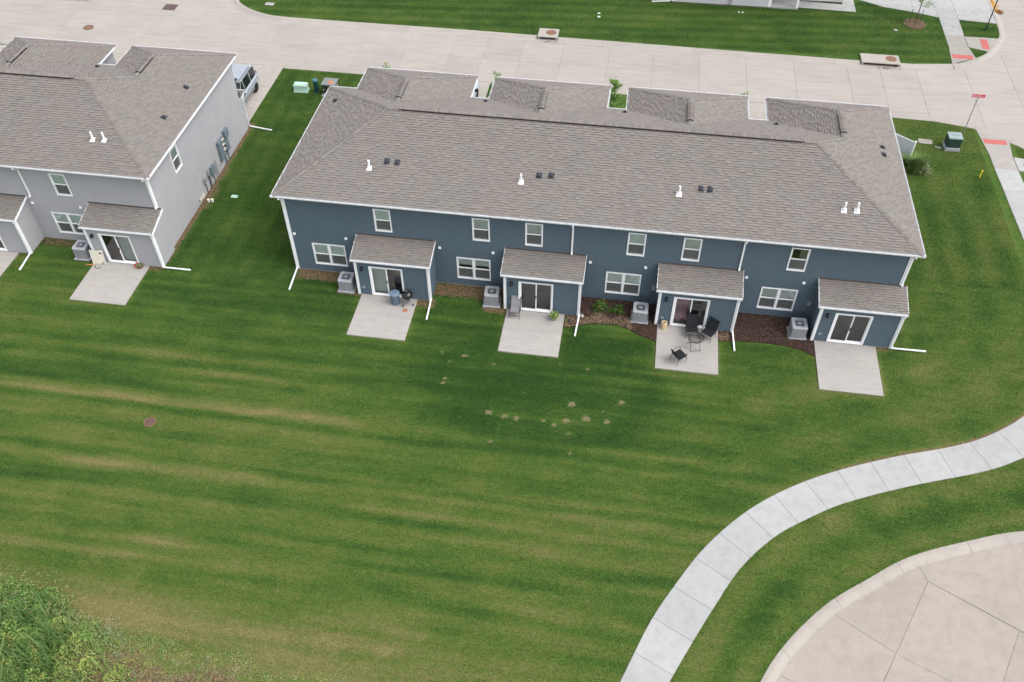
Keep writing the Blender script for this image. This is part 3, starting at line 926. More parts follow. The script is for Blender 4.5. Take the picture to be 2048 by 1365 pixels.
pad([(39.69, 17.84), (41.08, 17.85), (41.06, 18.35), (39.66, 18.36)], parent=sw)
pad([(39.6, 28.62), (41.05, 28.62), (41.08, 29.2), (39.66, 29.2)], parent=nw)
pad([(42.02, 30.32), (42.52, 30.27), (42.6, 31.78), (42.06, 31.76)], parent=nw)
# driveway and paths across the street
fd = MB().prism([(33.6, 37.2), (35.76, 35.98), (37.95, 35.44), (39.66, 34.83), (39.6, 44), (33.6, 44)], -.05, .006).build('driveway', M['walk_joint'], None, kind='structure')
for p_ in ([(33.6, 37.2), (35.76, 35.98), (37.95, 35.44), (37.95, 38.6), (33.6, 38.6)], [(37.95, 35.44), (39.66, 34.83), (39.6, 38.6), (37.95, 38.6)], [(33.6, 38.6), (39.6, 38.6), (39.6, 44), (33.6, 44)]):
    slab_obj(p_, -.04, .03, M['walk'], fd)
fd2 = MB().prism([(41.13, 34.67), (43.86, 34.42), (43.95, 44), (41.1, 44)], -.05, .006).build('driveway', M['walk_joint'], None, kind='structure')
for p_ in ([(41.13, 34.69), (43.84, 34.44), (43.9, 37.6), (41.12, 37.6)], [(41.12, 37.6), (43.9, 37.6), (43.95, 44), (41.1, 44)]):
    slab_obj(p_, -.04, .03, M['walk'], fd2)
straight_walk([(29.15, 36.1, 29.15, 34.98), (32.55, 35.98, 32.4, 34.87), (33.52, 36.5, 33.52, 34.84)], [ww], name='path')
straight_walk([(32.6, 36.0, 33.52, 36.52), (32.6, 40, 33.52, 40)], [ww], name='path')

def patio(x0, x1, y1, y0):
    o = MB().box(x0 + .03, x1 - .03, y1 + .03, y0, -.08, .03).build('patio', M['walk_joint'], None, kind='structure')
    ym = (y0 * .5 + y1 * .5)
    for a, b in ((y1, ym), (ym, y0)):
        s = MB()
        g0 = 0.001 if a == ym else 0
        g1 = 0.001 if b == ym else 0
        s.bbox(x0, x1, a + g0, b - g1, -.06, .06, .005)
        s.build('slab', M['patio'], o)
for a, b, y in PATIOS:
    patio(a, b, y, -1.478)
patio(-11.38, -8.24, -4.17, -1.03)
patio(-19.10, -16.02, -4.10, -1.03)

# ------------------------------------------------------------------ townhouses
K = .4765
LAP = .14
def siding(mb, a, b, z0, z1, openings=(), limit=None):
    """lapped siding from a to b (outside on the right-hand side); limit(z) -> (s0, s1)"""
    a, b = np.array(a, float), np.array(b, float)
    L = np.linalg.norm(b - a); t = (b - a) / L; n_ = np.array([t[1], -t[0]])
    z = z0
    while z < z1 - .02:
        zt = min(z + LAP, z1); zc = (z + zt) / 2
        iv = [(0, L)] if limit is None else [limit(zc)]
        for (s0, s1, oz0, oz1) in openings:
            if oz0 < zc < oz1:
                nv = []
                for p_, q_ in iv:
                    if s1 <= p_ or s0 >= q_: nv.append((p_, q_))
                    else:
                        if s0 > p_: nv.append((p_, s0))
                        if s1 < q_: nv.append((s1, q_))
                iv = nv
        for p_, q_ in iv:
            if q_ - p_ < .01: continue
            A, B = a + t * p_, a + t * q_
            bo, to, bk = n_ * .044, n_ * .004, n_ * .002
            mb.add([(A[0] + bo[0], A[1] + bo[1], z), (B[0] + bo[0], B[1] + bo[1], z), (B[0] + to[0], B[1] + to[1], zt), (A[0] + to[0], A[1] + to[1], zt),
                    (A[0] + bk[0], A[1] + bk[1], z + .001), (B[0] + bk[0], B[1] + bk[1], z + .001)], [(0, 1, 2, 3), (4, 5, 1, 0)])
        z += LAP

TAB_W = [.17, .21, .25, .29, .33, .38]
class Shingles:
    """collects shingle tabs over roof planes"""
    def __init__(s):
        s.V, s.T, s.single = [], [], []
    def plane(s, org, ue, us, run, ivals, seed, single=False):
        """org: eave point, ue: unit vector along eave, us: unit vector up the slope, run: slope length, ivals(s) -> intervals along ue"""
        r = random.Random(seed)
        org, ue, us = np.array(org, float), np.array(ue, float), np.array(us, float)
        nn = np.cross(ue, us)
        if nn[2] < 0: nn = -nn
        e = .142
        k = 0
        d = -.02
        while d < run - .03:
            d1 = min(d + e, run)
            for a, b in ivals(min(max(d + e * .5, 0), run)):
                x = a - r.uniform(0, .2)
                tooth = r.random() < .5
                while x < b:
                    wd = r.choice(TAB_W)
                    x0, x1 = max(x, a), min(x + wd, b)
                    x += wd
                    tooth = not tooth if r.random() < .8 else tooth
                    if x1 - x0 < .02: continue
                    th = .032 if tooth else .015
                    tone = (r.uniform(.60, .76) if tooth else r.uniform(.50, .66))
                    if single:
                        s.single.append((org + ue * x0 + us * d, ue, us, nn, x1 - x0, d1 - d, th, tone))
                        continue
                    p0 = org + ue * x0 + us * d; p1 = org + ue * x1 + us * d
                    q0 = org + ue * x0 + us * d1 + nn * .002; q1 = org + ue * x1 + us * d1 + nn * .002
                    f0, f1 = p0 + nn * th, p1 + nn * th
                    s.V.append((f0, f1, q1, q0)); s.T.append(tone)
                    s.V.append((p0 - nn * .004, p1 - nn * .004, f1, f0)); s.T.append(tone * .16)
            d += e; k += 1
    def caps(s, p, q, wid=.15, seed=1):
        """bent cap shingles along a hip or ridge from p (low) to q (high)"""
        r = random.Random(seed)
        p, q = np.array(p, float), np.array(q, float)
        L = np.linalg.norm(q - p); t = (q - p) / L
        side = np.cross(t, (0, 0, 1.0)); side /= np.linalg.norm(side)
        d = 0.0
        while d < L:
            d1 = min(d + .145, L)
            tone = r.choice([.48, .55, .6, .66, .72]) + r.uniform(-.03, .03)
            for sg in (-1, 1):
                drop = np.array((0, 0, -wid * s.bend))
                a = p + t * d + np.array((0, 0, .040)); b = p + t * d1 + np.array((0, 0, .024))
                a2 = a + side * sg * wid + drop; b2 = b + side * sg * wid + drop
                f = (a, b, b2, a2) if sg > 0 else (a2, b2, b, a)
                s.V.append(f); s.T.append(tone)
                lo = np.array((0, 0, -.022))
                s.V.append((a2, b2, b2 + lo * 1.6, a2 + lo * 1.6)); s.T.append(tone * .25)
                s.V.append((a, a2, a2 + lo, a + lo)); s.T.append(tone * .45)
            d = d1
    bend = .36
    def build(s, parent):
        fill_polys('shingles', np.array(s.V), None, s.T, M['shingle'], parent, 'stuff')

_shingle_mesh = {}
def shingle_piece(wd, ln, th, tone, parent, mat4):
    wk, lk, tk = round(wd / .02) * .02, round(ln, 3), round(tone * 8) / 8
    key = (round(wk, 3), lk, th, tk)
    if key not in _shingle_mesh:
        b = MB()
        b.add([(0, 0, th), (wk, 0, th), (wk, lk, .002), (0, lk, .002)], [(0, 1, 2, 3)], tk)
        b.add([(0, 0, -.004), (wk, 0, -.004), (wk, 0, th), (0, 0, th)], [(0, 1, 2, 3)], tk * .22)
        b.add([(0, 0, -.004), (0, 0, th), (0, lk, .002), (0, lk, -.004)], [(0, 1, 2, 3)], tk * .5)
        b.add([(wk, 0, -.004), (wk, lk, -.004), (wk, lk, .002), (wk, 0, th)], [(0, 1, 2, 3)], tk * .5)
        me = bpy.data.meshes.new('shingle')
        me.from_pydata(b.v, [], b.f)
        me.materials.append(M['shingle'])
        a = me.attributes.new('tone', 'FLOAT', 'FACE')
        a.data.foreach_set('value', b.t)
        _shingle_mesh[key] = me
    o = link('shingle', _shingle_mesh[key], parent)
    o.matrix_local = mat4
    return o

def window(h, x0, x1, z0, z1, mull, shade, y=0.0, face='y', name='window'):
    """double-hung window set in the wall: frame, sashes with panes, shade and a dark room behind it"""
    def P(u, d, z):           # u along wall, d outward from wall
        return (u, y - d, z) if face == 'y' else (y + d, u, z)
    def B(mb, u0, u1, d0, d1, za, zb):
        c = [P(u0, d0, za), P(u1, d1, zb)]
        mb.box(min(c[0][0], c[1][0]), max(c[0][0], c[1][0]), min(c[0][1], c[1][1]), max(c[0][1], c[1][1]), za, zb)
    fr = MB()
    t = .062
    B(fr, x0, x1, -.06, .058, z1 - t, z1); B(fr, x0, x1, -.06, .068, z0, z0 + t)
    B(fr, x0, x0 + t, -.06, .058, z0 + t, z1 - t); B(fr, x1 - t, x1, -.06, .058, z0 + t, z1 - t)
    lights = [(x0 + t, x1 - t)]
    if mull:
        xm = (x0 + x1) / 2
        B(fr, xm - .06, xm + .06, -.06, .045, z0 + t, z1 - t)
        lights = [(x0 + t, xm - .06), (xm + .06, x1 - t)]
    o = fr.build(name, M['white'], h)
    zm = (z0 + z1) / 2
    sash = MB()
    for a, b in lights:
        B(sash, a, b, -.05, .022, zm - .028, zm + .028)
        for za, zb, d in ((zm + .028, z1 - t, .012), (z0 + t, zm - .028, -.014)):
            B(sash, a, a + .028, -.05, d, za, zb); B(sash, b - .028, b, -.05, d, za, zb)
        B(sash, a, b, -.05, -.012, z0 + t, z0 + t + .035)
    sash.build('sash', M['white'], o)
    for a, b in lights:
        for za, zb, d in ((zm + .028, z1 - t, -.012), (z0 + t + .035, zm - .028, -.030)):
            g = MB(); g.quad(P(a + .028, d, za), P(b - .028, d, za), P(b - .028, d, zb), P(a + .028, d, zb))
            g.build('pane', M['glass'], o)
        lo = MB(); lo.quad(P(a + .01, .004, z0 + t + .01), P(b - .01, .004, z0 + t + .01), P(b - .01, .004, zm - .02), P(a + .01, .004, zm - .02))
        lo.build('insect_screen', M['screen'], o)
    if shade:
        mat, zlow, kind_ = shade
        for a, b in lights:
            s = MB()
            zb_ = zm + .03 + (z1 - zm) * 0 if zlow is None else zlow
            if kind_ == 'slat':
                zz = z1 - t
                while zz > zb_:
                    s.quad(P(a, -.075, zz), P(b, -.075, zz), P(b, -.058, zz - .06), P(a, -.058, zz - .06)); zz -= .062
            elif kind_ == 'side':
                n_ = 7
                xs_ = [b - .36 + .36 * i / n_ for i in range(n_ + 1)]
                for i in range(n_):
                    s.quad(P(xs_[i], -.10 - .03 * (i % 2), z0 + t), P(xs_[i + 1], -.10 - .03 * ((i + 1) % 2), z0 + t), P(xs_[i + 1], -.10 - .03 * ((i + 1) % 2), z1 - t), P(xs_[i], -.10 - .03 * (i % 2), z1 - t))
            else:
                s.quad(P(a, -.058, zb_), P(b, -.058, zb_), P(b, -.058, z1 - t), P(a, -.058, z1 - t))
            s.build('blind', mat, o)
    rm = MB()
    a, b, c, e = x0 + .02, x1 - .02, z0 + .02, z1 - .02
    A0, A1, dd = min(a, b), max(a, b), -1.7
    fl = c - .7
    rm.cur = 1
    rm.quad(P(A0 - .8, -.06, fl), P(A1 + .8, -.06, fl), P(A1 + .8, dd, fl), P(A0 - .8, dd, fl))
    rm.cur = 0
    rm.quad(P(A0 - .8, dd, fl), P(A1 + .8, dd, fl), P(A1 + .8, dd, e + .2), P(A0 - .8, dd, e + .2))
    rm.quad(P(A0 - .8, -.06, fl), P(A0 - .8, dd, fl), P(A0 - .8, dd, e + .2), P(A0 - .8, -.06, e + .2))
    rm.quad(P(A1 + .8, -.06, fl), P(A1 + .8, dd, fl), P(A1 + .8, dd, e + .2), P(A1 + .8, -.06, e + .2))
    rm.quad(P(A0 - .8, -.06, e + .2), P(A1 + .8, -.06, e + .2), P(A1 + .8, dd, e + .2), P(A0 - .8, dd, e + .2))
    # inner face of the wall around the opening
    rm.quad(P(A0 - .8, -.061, fl), P(A0, -.061, fl), P(A0, -.061, e + .2), P(A0 - .8, -.061, e + .2))
    rm.quad(P(A1, -.061, fl), P(A1 + .8, -.061, fl), P(A1 + .8, -.061, e + .2), P(A1, -.061, e + .2))
    rm.quad(P(A0, -.061, fl), P(A1, -.061, fl), P(A1, -.061, c), P(A0, -.061, c))
    rm.quad(P(A0, -.061, e), P(A1, -.061, e), P(A1, -.061, e + .2), P(A0, -.061, e + .2))
    rm.build('room', [M['room'], M['carpet']], o)
    return o

def slider(h, x0, x1, z0, z1, y, kind):
    """sliding patio door with a fixed and a sliding panel"""
    f = MB()
    f.box(x0, x0 + .10, y - .062, y + .10, z0, z1); f.box(x1 - .065, x1, y - .062, y + .10, z0, z1)
    f.box(x0 + .10, x1 - .065, y - .062, y + .10, z1 - .06, z1); f.box(x0 + .10, x1 - .065, y - .066, y + .10, z0, z0 + .05)
    o = f.build('sliding_door', M['white'], h)
    xm = (x0 + x1) / 2 + .02
    for i, (a, b, d) in enumerate(((x0 + .10, xm + .03, -.012), (xm - .03, x1 - .065, .03))):
        s = MB()
        st = .055
        s.box(a, a + st, y + d - .02, y + d + .02, z0 + .05, z1 - .06); s.box(b - st, b, y + d - .02, y + d + .02, z0 + .05, z1 - .06)
        s.box(a + st, b - st, y + d - .02, y + d + .02, z0 + .05, z0 + .05 + .085); s.box(a + st, b - st, y + d - .02, y + d + .02, z1 - .06 - .05, z1 - .06)
        s.build('door_panel', M['white'], o)
        MB().quad((a + st, y + d, z0 + .13), (b - st, y + d, z0 + .13), (b - st, y + d, z1 - .1), (a + st, y + d, z1 - .1)).build('pane', M['glass'], o)
    hx = xm + .0
    hd = MB(); hd.box(hx - .018, hx + .018, y - .075, y - .032, z0 + .92, z0 + 1.10)
    hd.build('handle', M['black'], o)
    if kind in ('drape', 'half_drape'):
        c = MB()
        lo, hi = (x0 + .1, xm) if kind == 'drape' else (xm, x1 - .07)
        nS = 12
        for i in range(nS):
            u0 = lo + (hi - lo) * i / nS; u1 = lo + (hi - lo) * (i + .96) / nS
            c.quad((u0, y + .15, z0 + .06), (u1, y + .19, z0 + .06), (u1, y + .19, z1 - .08), (u0, y + .15, z1 - .08))
        c.build('vertical_blind', M['drape'], o)
    rm = MB()
    rm.cur = 1
    X0, X1, Y1 = x0 - .7, x1 + 1.2, y + 4.2
    zt = 2.45
    rm.quad((X0, y + .10, z0 + .01), (X1, y + .10, z0 + .01), (X1, Y1, z0 + .01), (X0, Y1, z0 + .01))
    rm.cur = 0
    rm.quad((X0, Y1, z0), (X1, Y1, z0), (X1, Y1, zt), (X0, Y1, zt))
    rm.quad((X0, y + .1, z0), (X0, Y1, z0), (X0, Y1, zt), (X0, y + .1, zt))
    rm.quad((X1, y + .1, z0), (X1, Y1, z0), (X1, Y1, zt), (X1, y + .1, zt))
    rm.quad((X0, y + .1, zt), (X1, y + .1, zt), (X1, Y1, zt), (X0, Y1, zt))
    rm.quad((X0, y + .1, z0), (x0, y + .1, z0), (x0, y + .1, zt), (X0, y + .1, zt))
    rm.quad((x1, y + .1, z0), (X1, y + .1, z0), (X1, y + .1, zt), (x1, y + .1, zt))
    rm.quad((x0, y + .1, z1), (x1, y + .1, z1), (x1, y + .1, zt), (x0, y + .1, zt))
    rm.build('room', [M['room'], M['carpet']], o)
    return o

def gutter(mb, p, q, n_out, ends=True):
    """open K-style trough from p to q on the roof-edge line; n_out points away from the roof"""
    p, q, n_ = np.array(p, float), np.array(q, float), np.array(n_out + (0,), float)
    z = np.array((0, 0, 1.0))
    prof = [(0, .035), (0, -.10), (.075, -.10), (.088, -.06), (.105, -.03), (.105, .0), (.092, .0), (.078, -.085), (.012, -.085), (.012, .035)]
    rings = [[tuple(e + n_ * a + z * b) for a, b in prof] for e in (p, q)]
    mb.loft(rings)
    L = np.linalg.norm(q - p); t = (q - p) / L
    k = max(1, int(L / .75))
    for i in range(1, k):
        c = p + t * L * i / k
        a = c - t * .012; b = c + t * .012
        mb.loft([[tuple(a + n_ * .0 - z * .003), tuple(a + n_ * .10 - z * .003), tuple(a + n_ * .10 - z * .012), tuple(a - z * .012)],
                 [tuple(b + n_ * .0 - z * .003), tuple(b + n_ * .10 - z * .003), tuple(b + n_ * .10 - z * .012), tuple(b - z * .012)]])

def townhouse(name, label, dx, dy, sid, seed, vents, cfg):
    h = thing(name, label, 'townhouses', (dx, dy, 0))
    WX0, WX1 = -.02, 31.13
    EZ = 5.27                      # roof edge height
    yE, yB, xL, xR, yGE = -.345, 10.03, -.373, 31.466, 12.43
    yR = 4.70; zR = EZ + K * (yR - yE)
    KB = (zR - EZ) / (yB - yR)
    xAL, xAR = xL + (zR - EZ) / K, xR - (zR - EZ) / K
    G = [(1.26, 7.91), (9.06, 15.76), (16.94, 23.62), (24.775, xR)]
    # ---- windows and wall openings
    ops = []
    for k in range(4):
        ops.append((1.06 + UP * k, 2.87 + UP * k, .562, 2.018))
    up_ = [4.72, 9.84, 12.55, 17.685, 20.405, 25.56]
    for x in up_:
        ops.append((x, x + .895, 3.286, 4.735))
    # ---- walls
    wl_ = MB()
    zS = 5.12
    o2 = [(a + .02 - WX0, b - .02 - WX0, c + .02, d - .02) for a, b, c, d in ops]
    siding(wl_, (WX0, 0), (WX1, 0), .10, zS, o2)
    eo = [(2.72, 3.58, 3.30, 4.72)] if cfg['east_window'] else []
    siding(wl_, (WX1, 0), (WX1, 12.05), .10, zS, eo)
    siding(wl_, (WX1, 12.05), (WX1, 12.33), .10, 2.45)
    siding(wl_, (WX0, 9.6), (WX0, 0), .10, zS)
    for gi, (g0, g1) in enumerate(G):
        a, b = g0 + .35, (g1 - .336)
        siding(wl_, (b, 12.05), (a, 12.05), 2.4, zS)
        siding(wl_, (b, 12.33), (a, 12.33), .10, 2.45, [(.6, b - a - .6, 0, 2.2)])
        siding(wl_, (a, 12.33), (a, 9.6), .10, zS)
        if gi < 3:
            siding(wl_, (b, 9.6), (b, 12.33), .10, zS)
        nx_ = G[gi + 1][0] + .35 if gi < 3 else None
        if nx_: siding(wl_, (nx_, 9.6), (b, 9.6), .10, zS)
    siding(wl_, (G[0][0] + .35, 9.6), (WX0, 9.6), .10, zS)
    wall = wl_.build('wall', sid, h)
    fo = MB()
    fo.box(WX0 + .005, WX1 - .005, .0, .25, -.35, .105); fo.box(WX1 - .26, WX1 + .012, .005, 12.3, -.35, .102); fo.box(WX0 - .012, WX0 + .25, .005, 9.6, -.35, .102)
    for k in range(4):
        fo.box(3.845 + UP * k, 7.715 + UP * k, -1.466, .0, -.35, .10)
    fo.build('foundation', M['foundation'], h)
    # inner liner so that nothing shows through between wall and rooms
    for (cx, cy, ax, ay) in ((WX0, 0, -1, -1), (WX1, 0, 1, -1)):
        x0_, x1_ = (cx - .058, cx + .085) if ax < 0 else (cx - .085, cx + .058)
        y_ = .09
        pts_ = [(x0_, -.058), (x1_, -.058), (x1_, 0), (cx, 0), (cx, y_), (x0_, y_)] if ax < 0 else [(x0_, -.058), (x1_, -.058), (x1_, y_), (cx, y_), (cx, 0), (x0_, 0)]
        MB().prism(pts_, .08, zS).build('corner_trim', M['white'], h)
    # ---- windows
    for k in range(4):
        x = 1.06 + UP * k
        sh = cfg['low'][k]
        if sh != 'skip':
            window(h, x, x + 1.81, .562, 2.018, True, sh)
    for x, sh in zip(up_, cfg['up']):
        window(h, x, x + .895, 3.286, 4.735, False, sh)
    if cfg['east_window']:
        window(h, 2.70, 3.60, 3.286, 4.735, False, (M['blind_green'], None, 'flat'), y=WX1, face='x')
    # ---- roof deck, soffit and fascia
    dk = MB()
    e = -.012
    dk.add([(xL, yE, EZ + e), (xR, yE, EZ + e), (xAR, yR, zR + e), (xAL, yR, zR + e)], [(0, 1, 2, 3)])
    dk.add([(xL, yB, EZ + e), (xL, yE, EZ + e), (xAL, yR, zR + e)], [(0, 1, 2)])
    zg = [EZ + K * (b - a) / 2 for a, b in G]
    vy = [yB - (z - EZ) / KB for z in zg]
    # right hip continues over the end garage
    xm4 = (G[3][0] + xR) / 2
    dk.add([(xR, yE, EZ + e), (xR, yGE, EZ + e), (xm4, yGE - (xR - xm4), zg[3] + e), (xm4, vy[3], zg[3] + e), (xAR, yR, zR + e)], [(0, 1, 2, 3, 4)])
    # back slope in pieces between the valleys
    backp = [(xAL, yR, zR), (xAR, yR, zR)]
    chain = [(xL, yB, EZ)]
    for gi, (a, b) in enumerate(G):
        chain.append((a, yB, EZ)); chain.append(((a + b) / 2, vy[gi], zg[gi]))
        if gi < 3: chain.append((b, yB, EZ))
    allp = [(xAL, yR, zR)] + chain + [(xAR, yR, zR)]
    dk.add([(x, y, z + e) for x, y, z in allp], [tuple(reversed(range(len(allp))))])
    for gi, (a, b) in enumerate(G):
        m_ = (a + b) / 2; hw = (b - a) / 2
        yf = yGE - hw
        dk.add([(a, yB, EZ + e), (m_, vy[gi], zg[gi] + e), (m_, yf, zg[gi] + e), (a, yGE, EZ + e)], [(3, 2, 1, 0)])
        dk.add([(a, yGE, EZ + e), (m_, yf, zg[gi] + e), (b, yGE, EZ + e)], [(2, 1, 0)])
        if gi < 3:
            dk.add([(b, yB, EZ + e), (b, yGE, EZ + e), (m_, yf, zg[gi] + e), (m_, vy[gi], zg[gi] + e)], [(3, 2, 1, 0)])
    roof = dk.build('roof', M['roof_deck'], h)
    sf = MB()
    zs = 5.115
    def strip(x0, x1, y0, y1):
        sf.box(x0, x1, y0, y1, zs, zs + .02)
    strip(xL + .012, xR - .012, yE + .012, 0.02); strip(xL + .012, WX0 + .02, .02, yB - .012); strip(WX1 - .02, xR - .012, .02, yGE - .012)
    for gi, (a, b) in enumerate(G):
        strip(a + .012, a + .37, 9.62, yGE - .012)
        if gi < 3: strip(b - .37, b - .012, 9.62, yGE - .012)
        strip(a + .37, b - .37, 12.03, yGE - .012)
    strip(WX0 + .02, G[0][0] + .012, 9.58, yB - .012)
    for gi in range(3): strip(G[gi][1] - .012, G[gi + 1][0] + .012, 9.58, yB - .012)
    sf.build('soffit', M['white'], h)
    ga = MB()
    runs = [((xL, yE), (xR, yE), (0, -1)), ((xL, yB), (xL, yE), (-1, 0)), ((xR, yE), (xR, yGE), (1, 0)), ((G[0][0], yB), (xL, yB), (0, 1))]
    for gi, (a, b) in enumerate(G):
        runs.append(((a, yGE), (a, yB), (-1, 0)))
        if gi < 3:
            runs.append(((b, yB), (b, yGE), (1, 0)))
            runs.append(((G[gi + 1][0], yB), (b, yB), (0, 1)))
        runs.append(((b, yGE), (a, yGE), (0, 1)))
    fa = MB()
    for p_, q_, n_ in runs:
        P_, Q_ = np.array(p_, float), np.array(q_, float)
        t_ = (Q_ - P_) / np.linalg.norm(Q_ - P_)
        ga_p, ga_q = P_ - t_ * .09, Q_ + t_ * .09
        if n_ == (0, 1) or (abs(n_[0]) == 1 and not ((p_ == (xL, yB)) or (p_ == (xR, yE)))):
            ga_p, ga_q = P_, Q_
        zz_ = EZ + .022 if n_ == (0, 1) else EZ - .025
        gutter(ga, (ga_p[0], ga_p[1], zz_), (ga_q[0], ga_q[1], zz_), n_)
        nn = np.array(n_, float)
        i0, i1 = P_ - nn * .018, Q_ - nn * .018
        fa.loft([[(P_[0] - nn[0] * .002, P_[1] - nn[1] * .002, zs - .01), (i0[0], i0[1], zs - .01), (i0[0], i0[1], EZ - .02), (P_[0] - nn[0] * .002, P_[1] - nn[1] * .002, EZ - .02)],
                 [(Q_[0] - nn[0] * .002, Q_[1] - nn[1] * .002, zs - .01), (i1[0], i1[1], zs - .01), (i1[0], i1[1], EZ - .02), (Q_[0] - nn[0] * .002, Q_[1] - nn[1] * .002, EZ - .02)]])
        # metal drip edge, the pale line along the shingles
        o_ = nn * .012
        fa.loft([[(P_[0] + o_[0], P_[1] + o_[1], EZ - .02), (P_[0] - nn[0] * .05, P_[1] - nn[1] * .05, EZ + .006), (P_[0] - nn[0] * .05, P_[1] - nn[1] * .05, EZ - .02)],
                 [(Q_[0] + o_[0], Q_[1] + o_[1], EZ - .02), (Q_[0] - nn[0] * .05, Q_[1] - nn[1] * .05, EZ + .006), (Q_[0] - nn[0] * .05, Q_[1] - nn[1] * .05, EZ - .02)]])
    ga.build('gutter', M['white_dull'], h)
    fa.build('fascia', M['white'], h)
    # ---- shingles
    S = Shingles()
    cs = math.cos(math.atan(K)); sn = math.sin(math.atan(K))
    csb = math.cos(math.atan(KB)); snb = math.sin(math.atan(KB))
    run = (yR - yE) / cs
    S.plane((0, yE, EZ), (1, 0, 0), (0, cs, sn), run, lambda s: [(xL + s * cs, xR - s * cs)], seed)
    def back_iv(s):
        y = yB - s * csb; z = EZ + s * snb
        lo = xL + (xAL - xL) * (yB - y) / (yB - yR)
        if y >= vy[3]:
            f = (yB - y) / (yB - vy[3]); hi = G[3][0] + (xm4 - G[3][0]) * f
        else:
            f = (vy[3] - y) / (vy[3] - yR); hi = xm4 + (xAR - xm4) * f
        iv = [(lo, hi)]
        for gi in range(3):
            a, b = G[gi]
            f = (yB - y) / (yB - vy[gi])
            if f < 1:
                m_ = (a + b) / 2; c0, c1 = a + (m_ - a) * f, b + (m_ - b) * f
                iv = [w2 for p_, q_ in iv for w2 in ((p_, min(q_, c0)), (max(p_, c1), q_)) if w2[1] > w2[0]]
        return iv
    S.plane((0, yB, EZ), (1, 0, 0), (0, -csb, snb), (yB - yR) / csb, back_iv, seed + 1)
    rl = (xAL - xL) / cs
    S.plane((xL, 0, EZ), (0, 1, 0), (cs, 0, sn), rl, lambda s: [(yE + s * cs * (yR - yE) / (xAL - xL), yB - s * cs * (yB - yR) / (xAL - xL))], seed + 2)
    def right_iv(s):
        d = s * cs
        hi = yGE - d if d <= xR - xm4 else vy[3] + (yR - vy[3]) * (d - (xR - xm4)) / (xR - xAR - (xR - xm4))
        return [(yE + d * (yR - yE) / (xR - xAR), hi)]
    S.plane((xR, 0, EZ), (0, 1, 0), (-cs, 0, sn), (xR - xAR) / cs, right_iv, seed + 3)
    for gi, (a, b) in enumerate(G):
        hw = (b - a) / 2; m_ = (a + b) / 2
        lim = lambda s, hw=hw, gi=gi: [(yB - (yB - vy[gi]) * s * cs / hw, yGE - s * cs)]
        S.plane((a, 0, EZ), (0, 1, 0), (cs, 0, sn), hw / cs, lim, seed + 10 + gi)
        if gi < 3:
            S.plane((b, 0, EZ), (0, 1, 0), (-cs, 0, sn), hw / cs, lim, seed + 20 + gi)
        S.plane((0, yGE, EZ), (1, 0, 0), (0, -cs, sn), hw / cs, lambda s, a=a, b=b: [(a + s * cs, b - s * cs)], seed + 30 + gi)
        S.caps((a, yGE, EZ), (m_, yGE - hw, zg[gi]), .14, seed + gi)
        S.caps((b, yGE, EZ), (m_, yGE - hw, zg[gi]), .14, seed + 7 + gi)
        S.caps((m_, yGE - hw, zg[gi]), (m_, vy[gi], zg[gi] + .005), .15, seed + 8 + gi)
    S.caps((xL, yE, EZ), (xAL, yR, zR), .14, seed + 41); S.caps((xR, yE, EZ), (xAR, yR, zR), .14, seed + 42)
    S.caps((xL, yB, EZ), (xAL, yR, zR), .14, seed + 43); S.caps((xm4, vy[3], zg[3]), (xAR, yR, zR), .14, seed + 44)
    # raised ridge vents: along the main ridge and short ones on the garage ridges
    rv = MB()
    def ridge_vent(p_, q_):
        p_, q_ = np.array(p_, float), np.array(q_, float)
        t_ = (q_ - p_) / np.linalg.norm(q_ - p_); sd = np.array((-t_[1], t_[0], 0))
        prof = [(-.17, -.035), (-.17, .0), (0, .075), (.17, .0), (.17, -.035)]
        rv.loft([[tuple(e_ + sd * a + np.array((0, 0, c))) for a, c in prof] for e_ in (p_, q_)])
    ridge_vent((xAL + .75, yR, zR + .01), (xAR - .75, yR, zR + .01))
    S2b = S.bend
    for gi, (a, b) in enumerate(G):
        m_ = (a + b) / 2
        ridge_vent((m_, vy[gi] + .45, zg[gi] + .01), (m_, yGE - (b - a) / 2 - .45, zg[gi] + .01))
    rv.build('ridge_vent', M['black'], roof)
    rvz = .068
    S.caps((xAL + .6, yR, zR + rvz), (xAR - .6, yR, zR + rvz), .155, seed + 45)
    S.caps((xAL - .02, yR, zR), (xAL + .6, yR, zR), .15, seed + 46); S.caps((xAR - .6, yR, zR), (xAR + .02, yR, zR), .15, seed + 47)
    for gi, (a, b) in enumerate(G):
        m_ = (a + b) / 2
        S.caps((m_, vy[gi] + .45, zg[gi] + rvz), (m_, yGE - (b - a) / 2 - .45, zg[gi] + rvz), .155, seed + 50 + gi)
    S.build(roof)
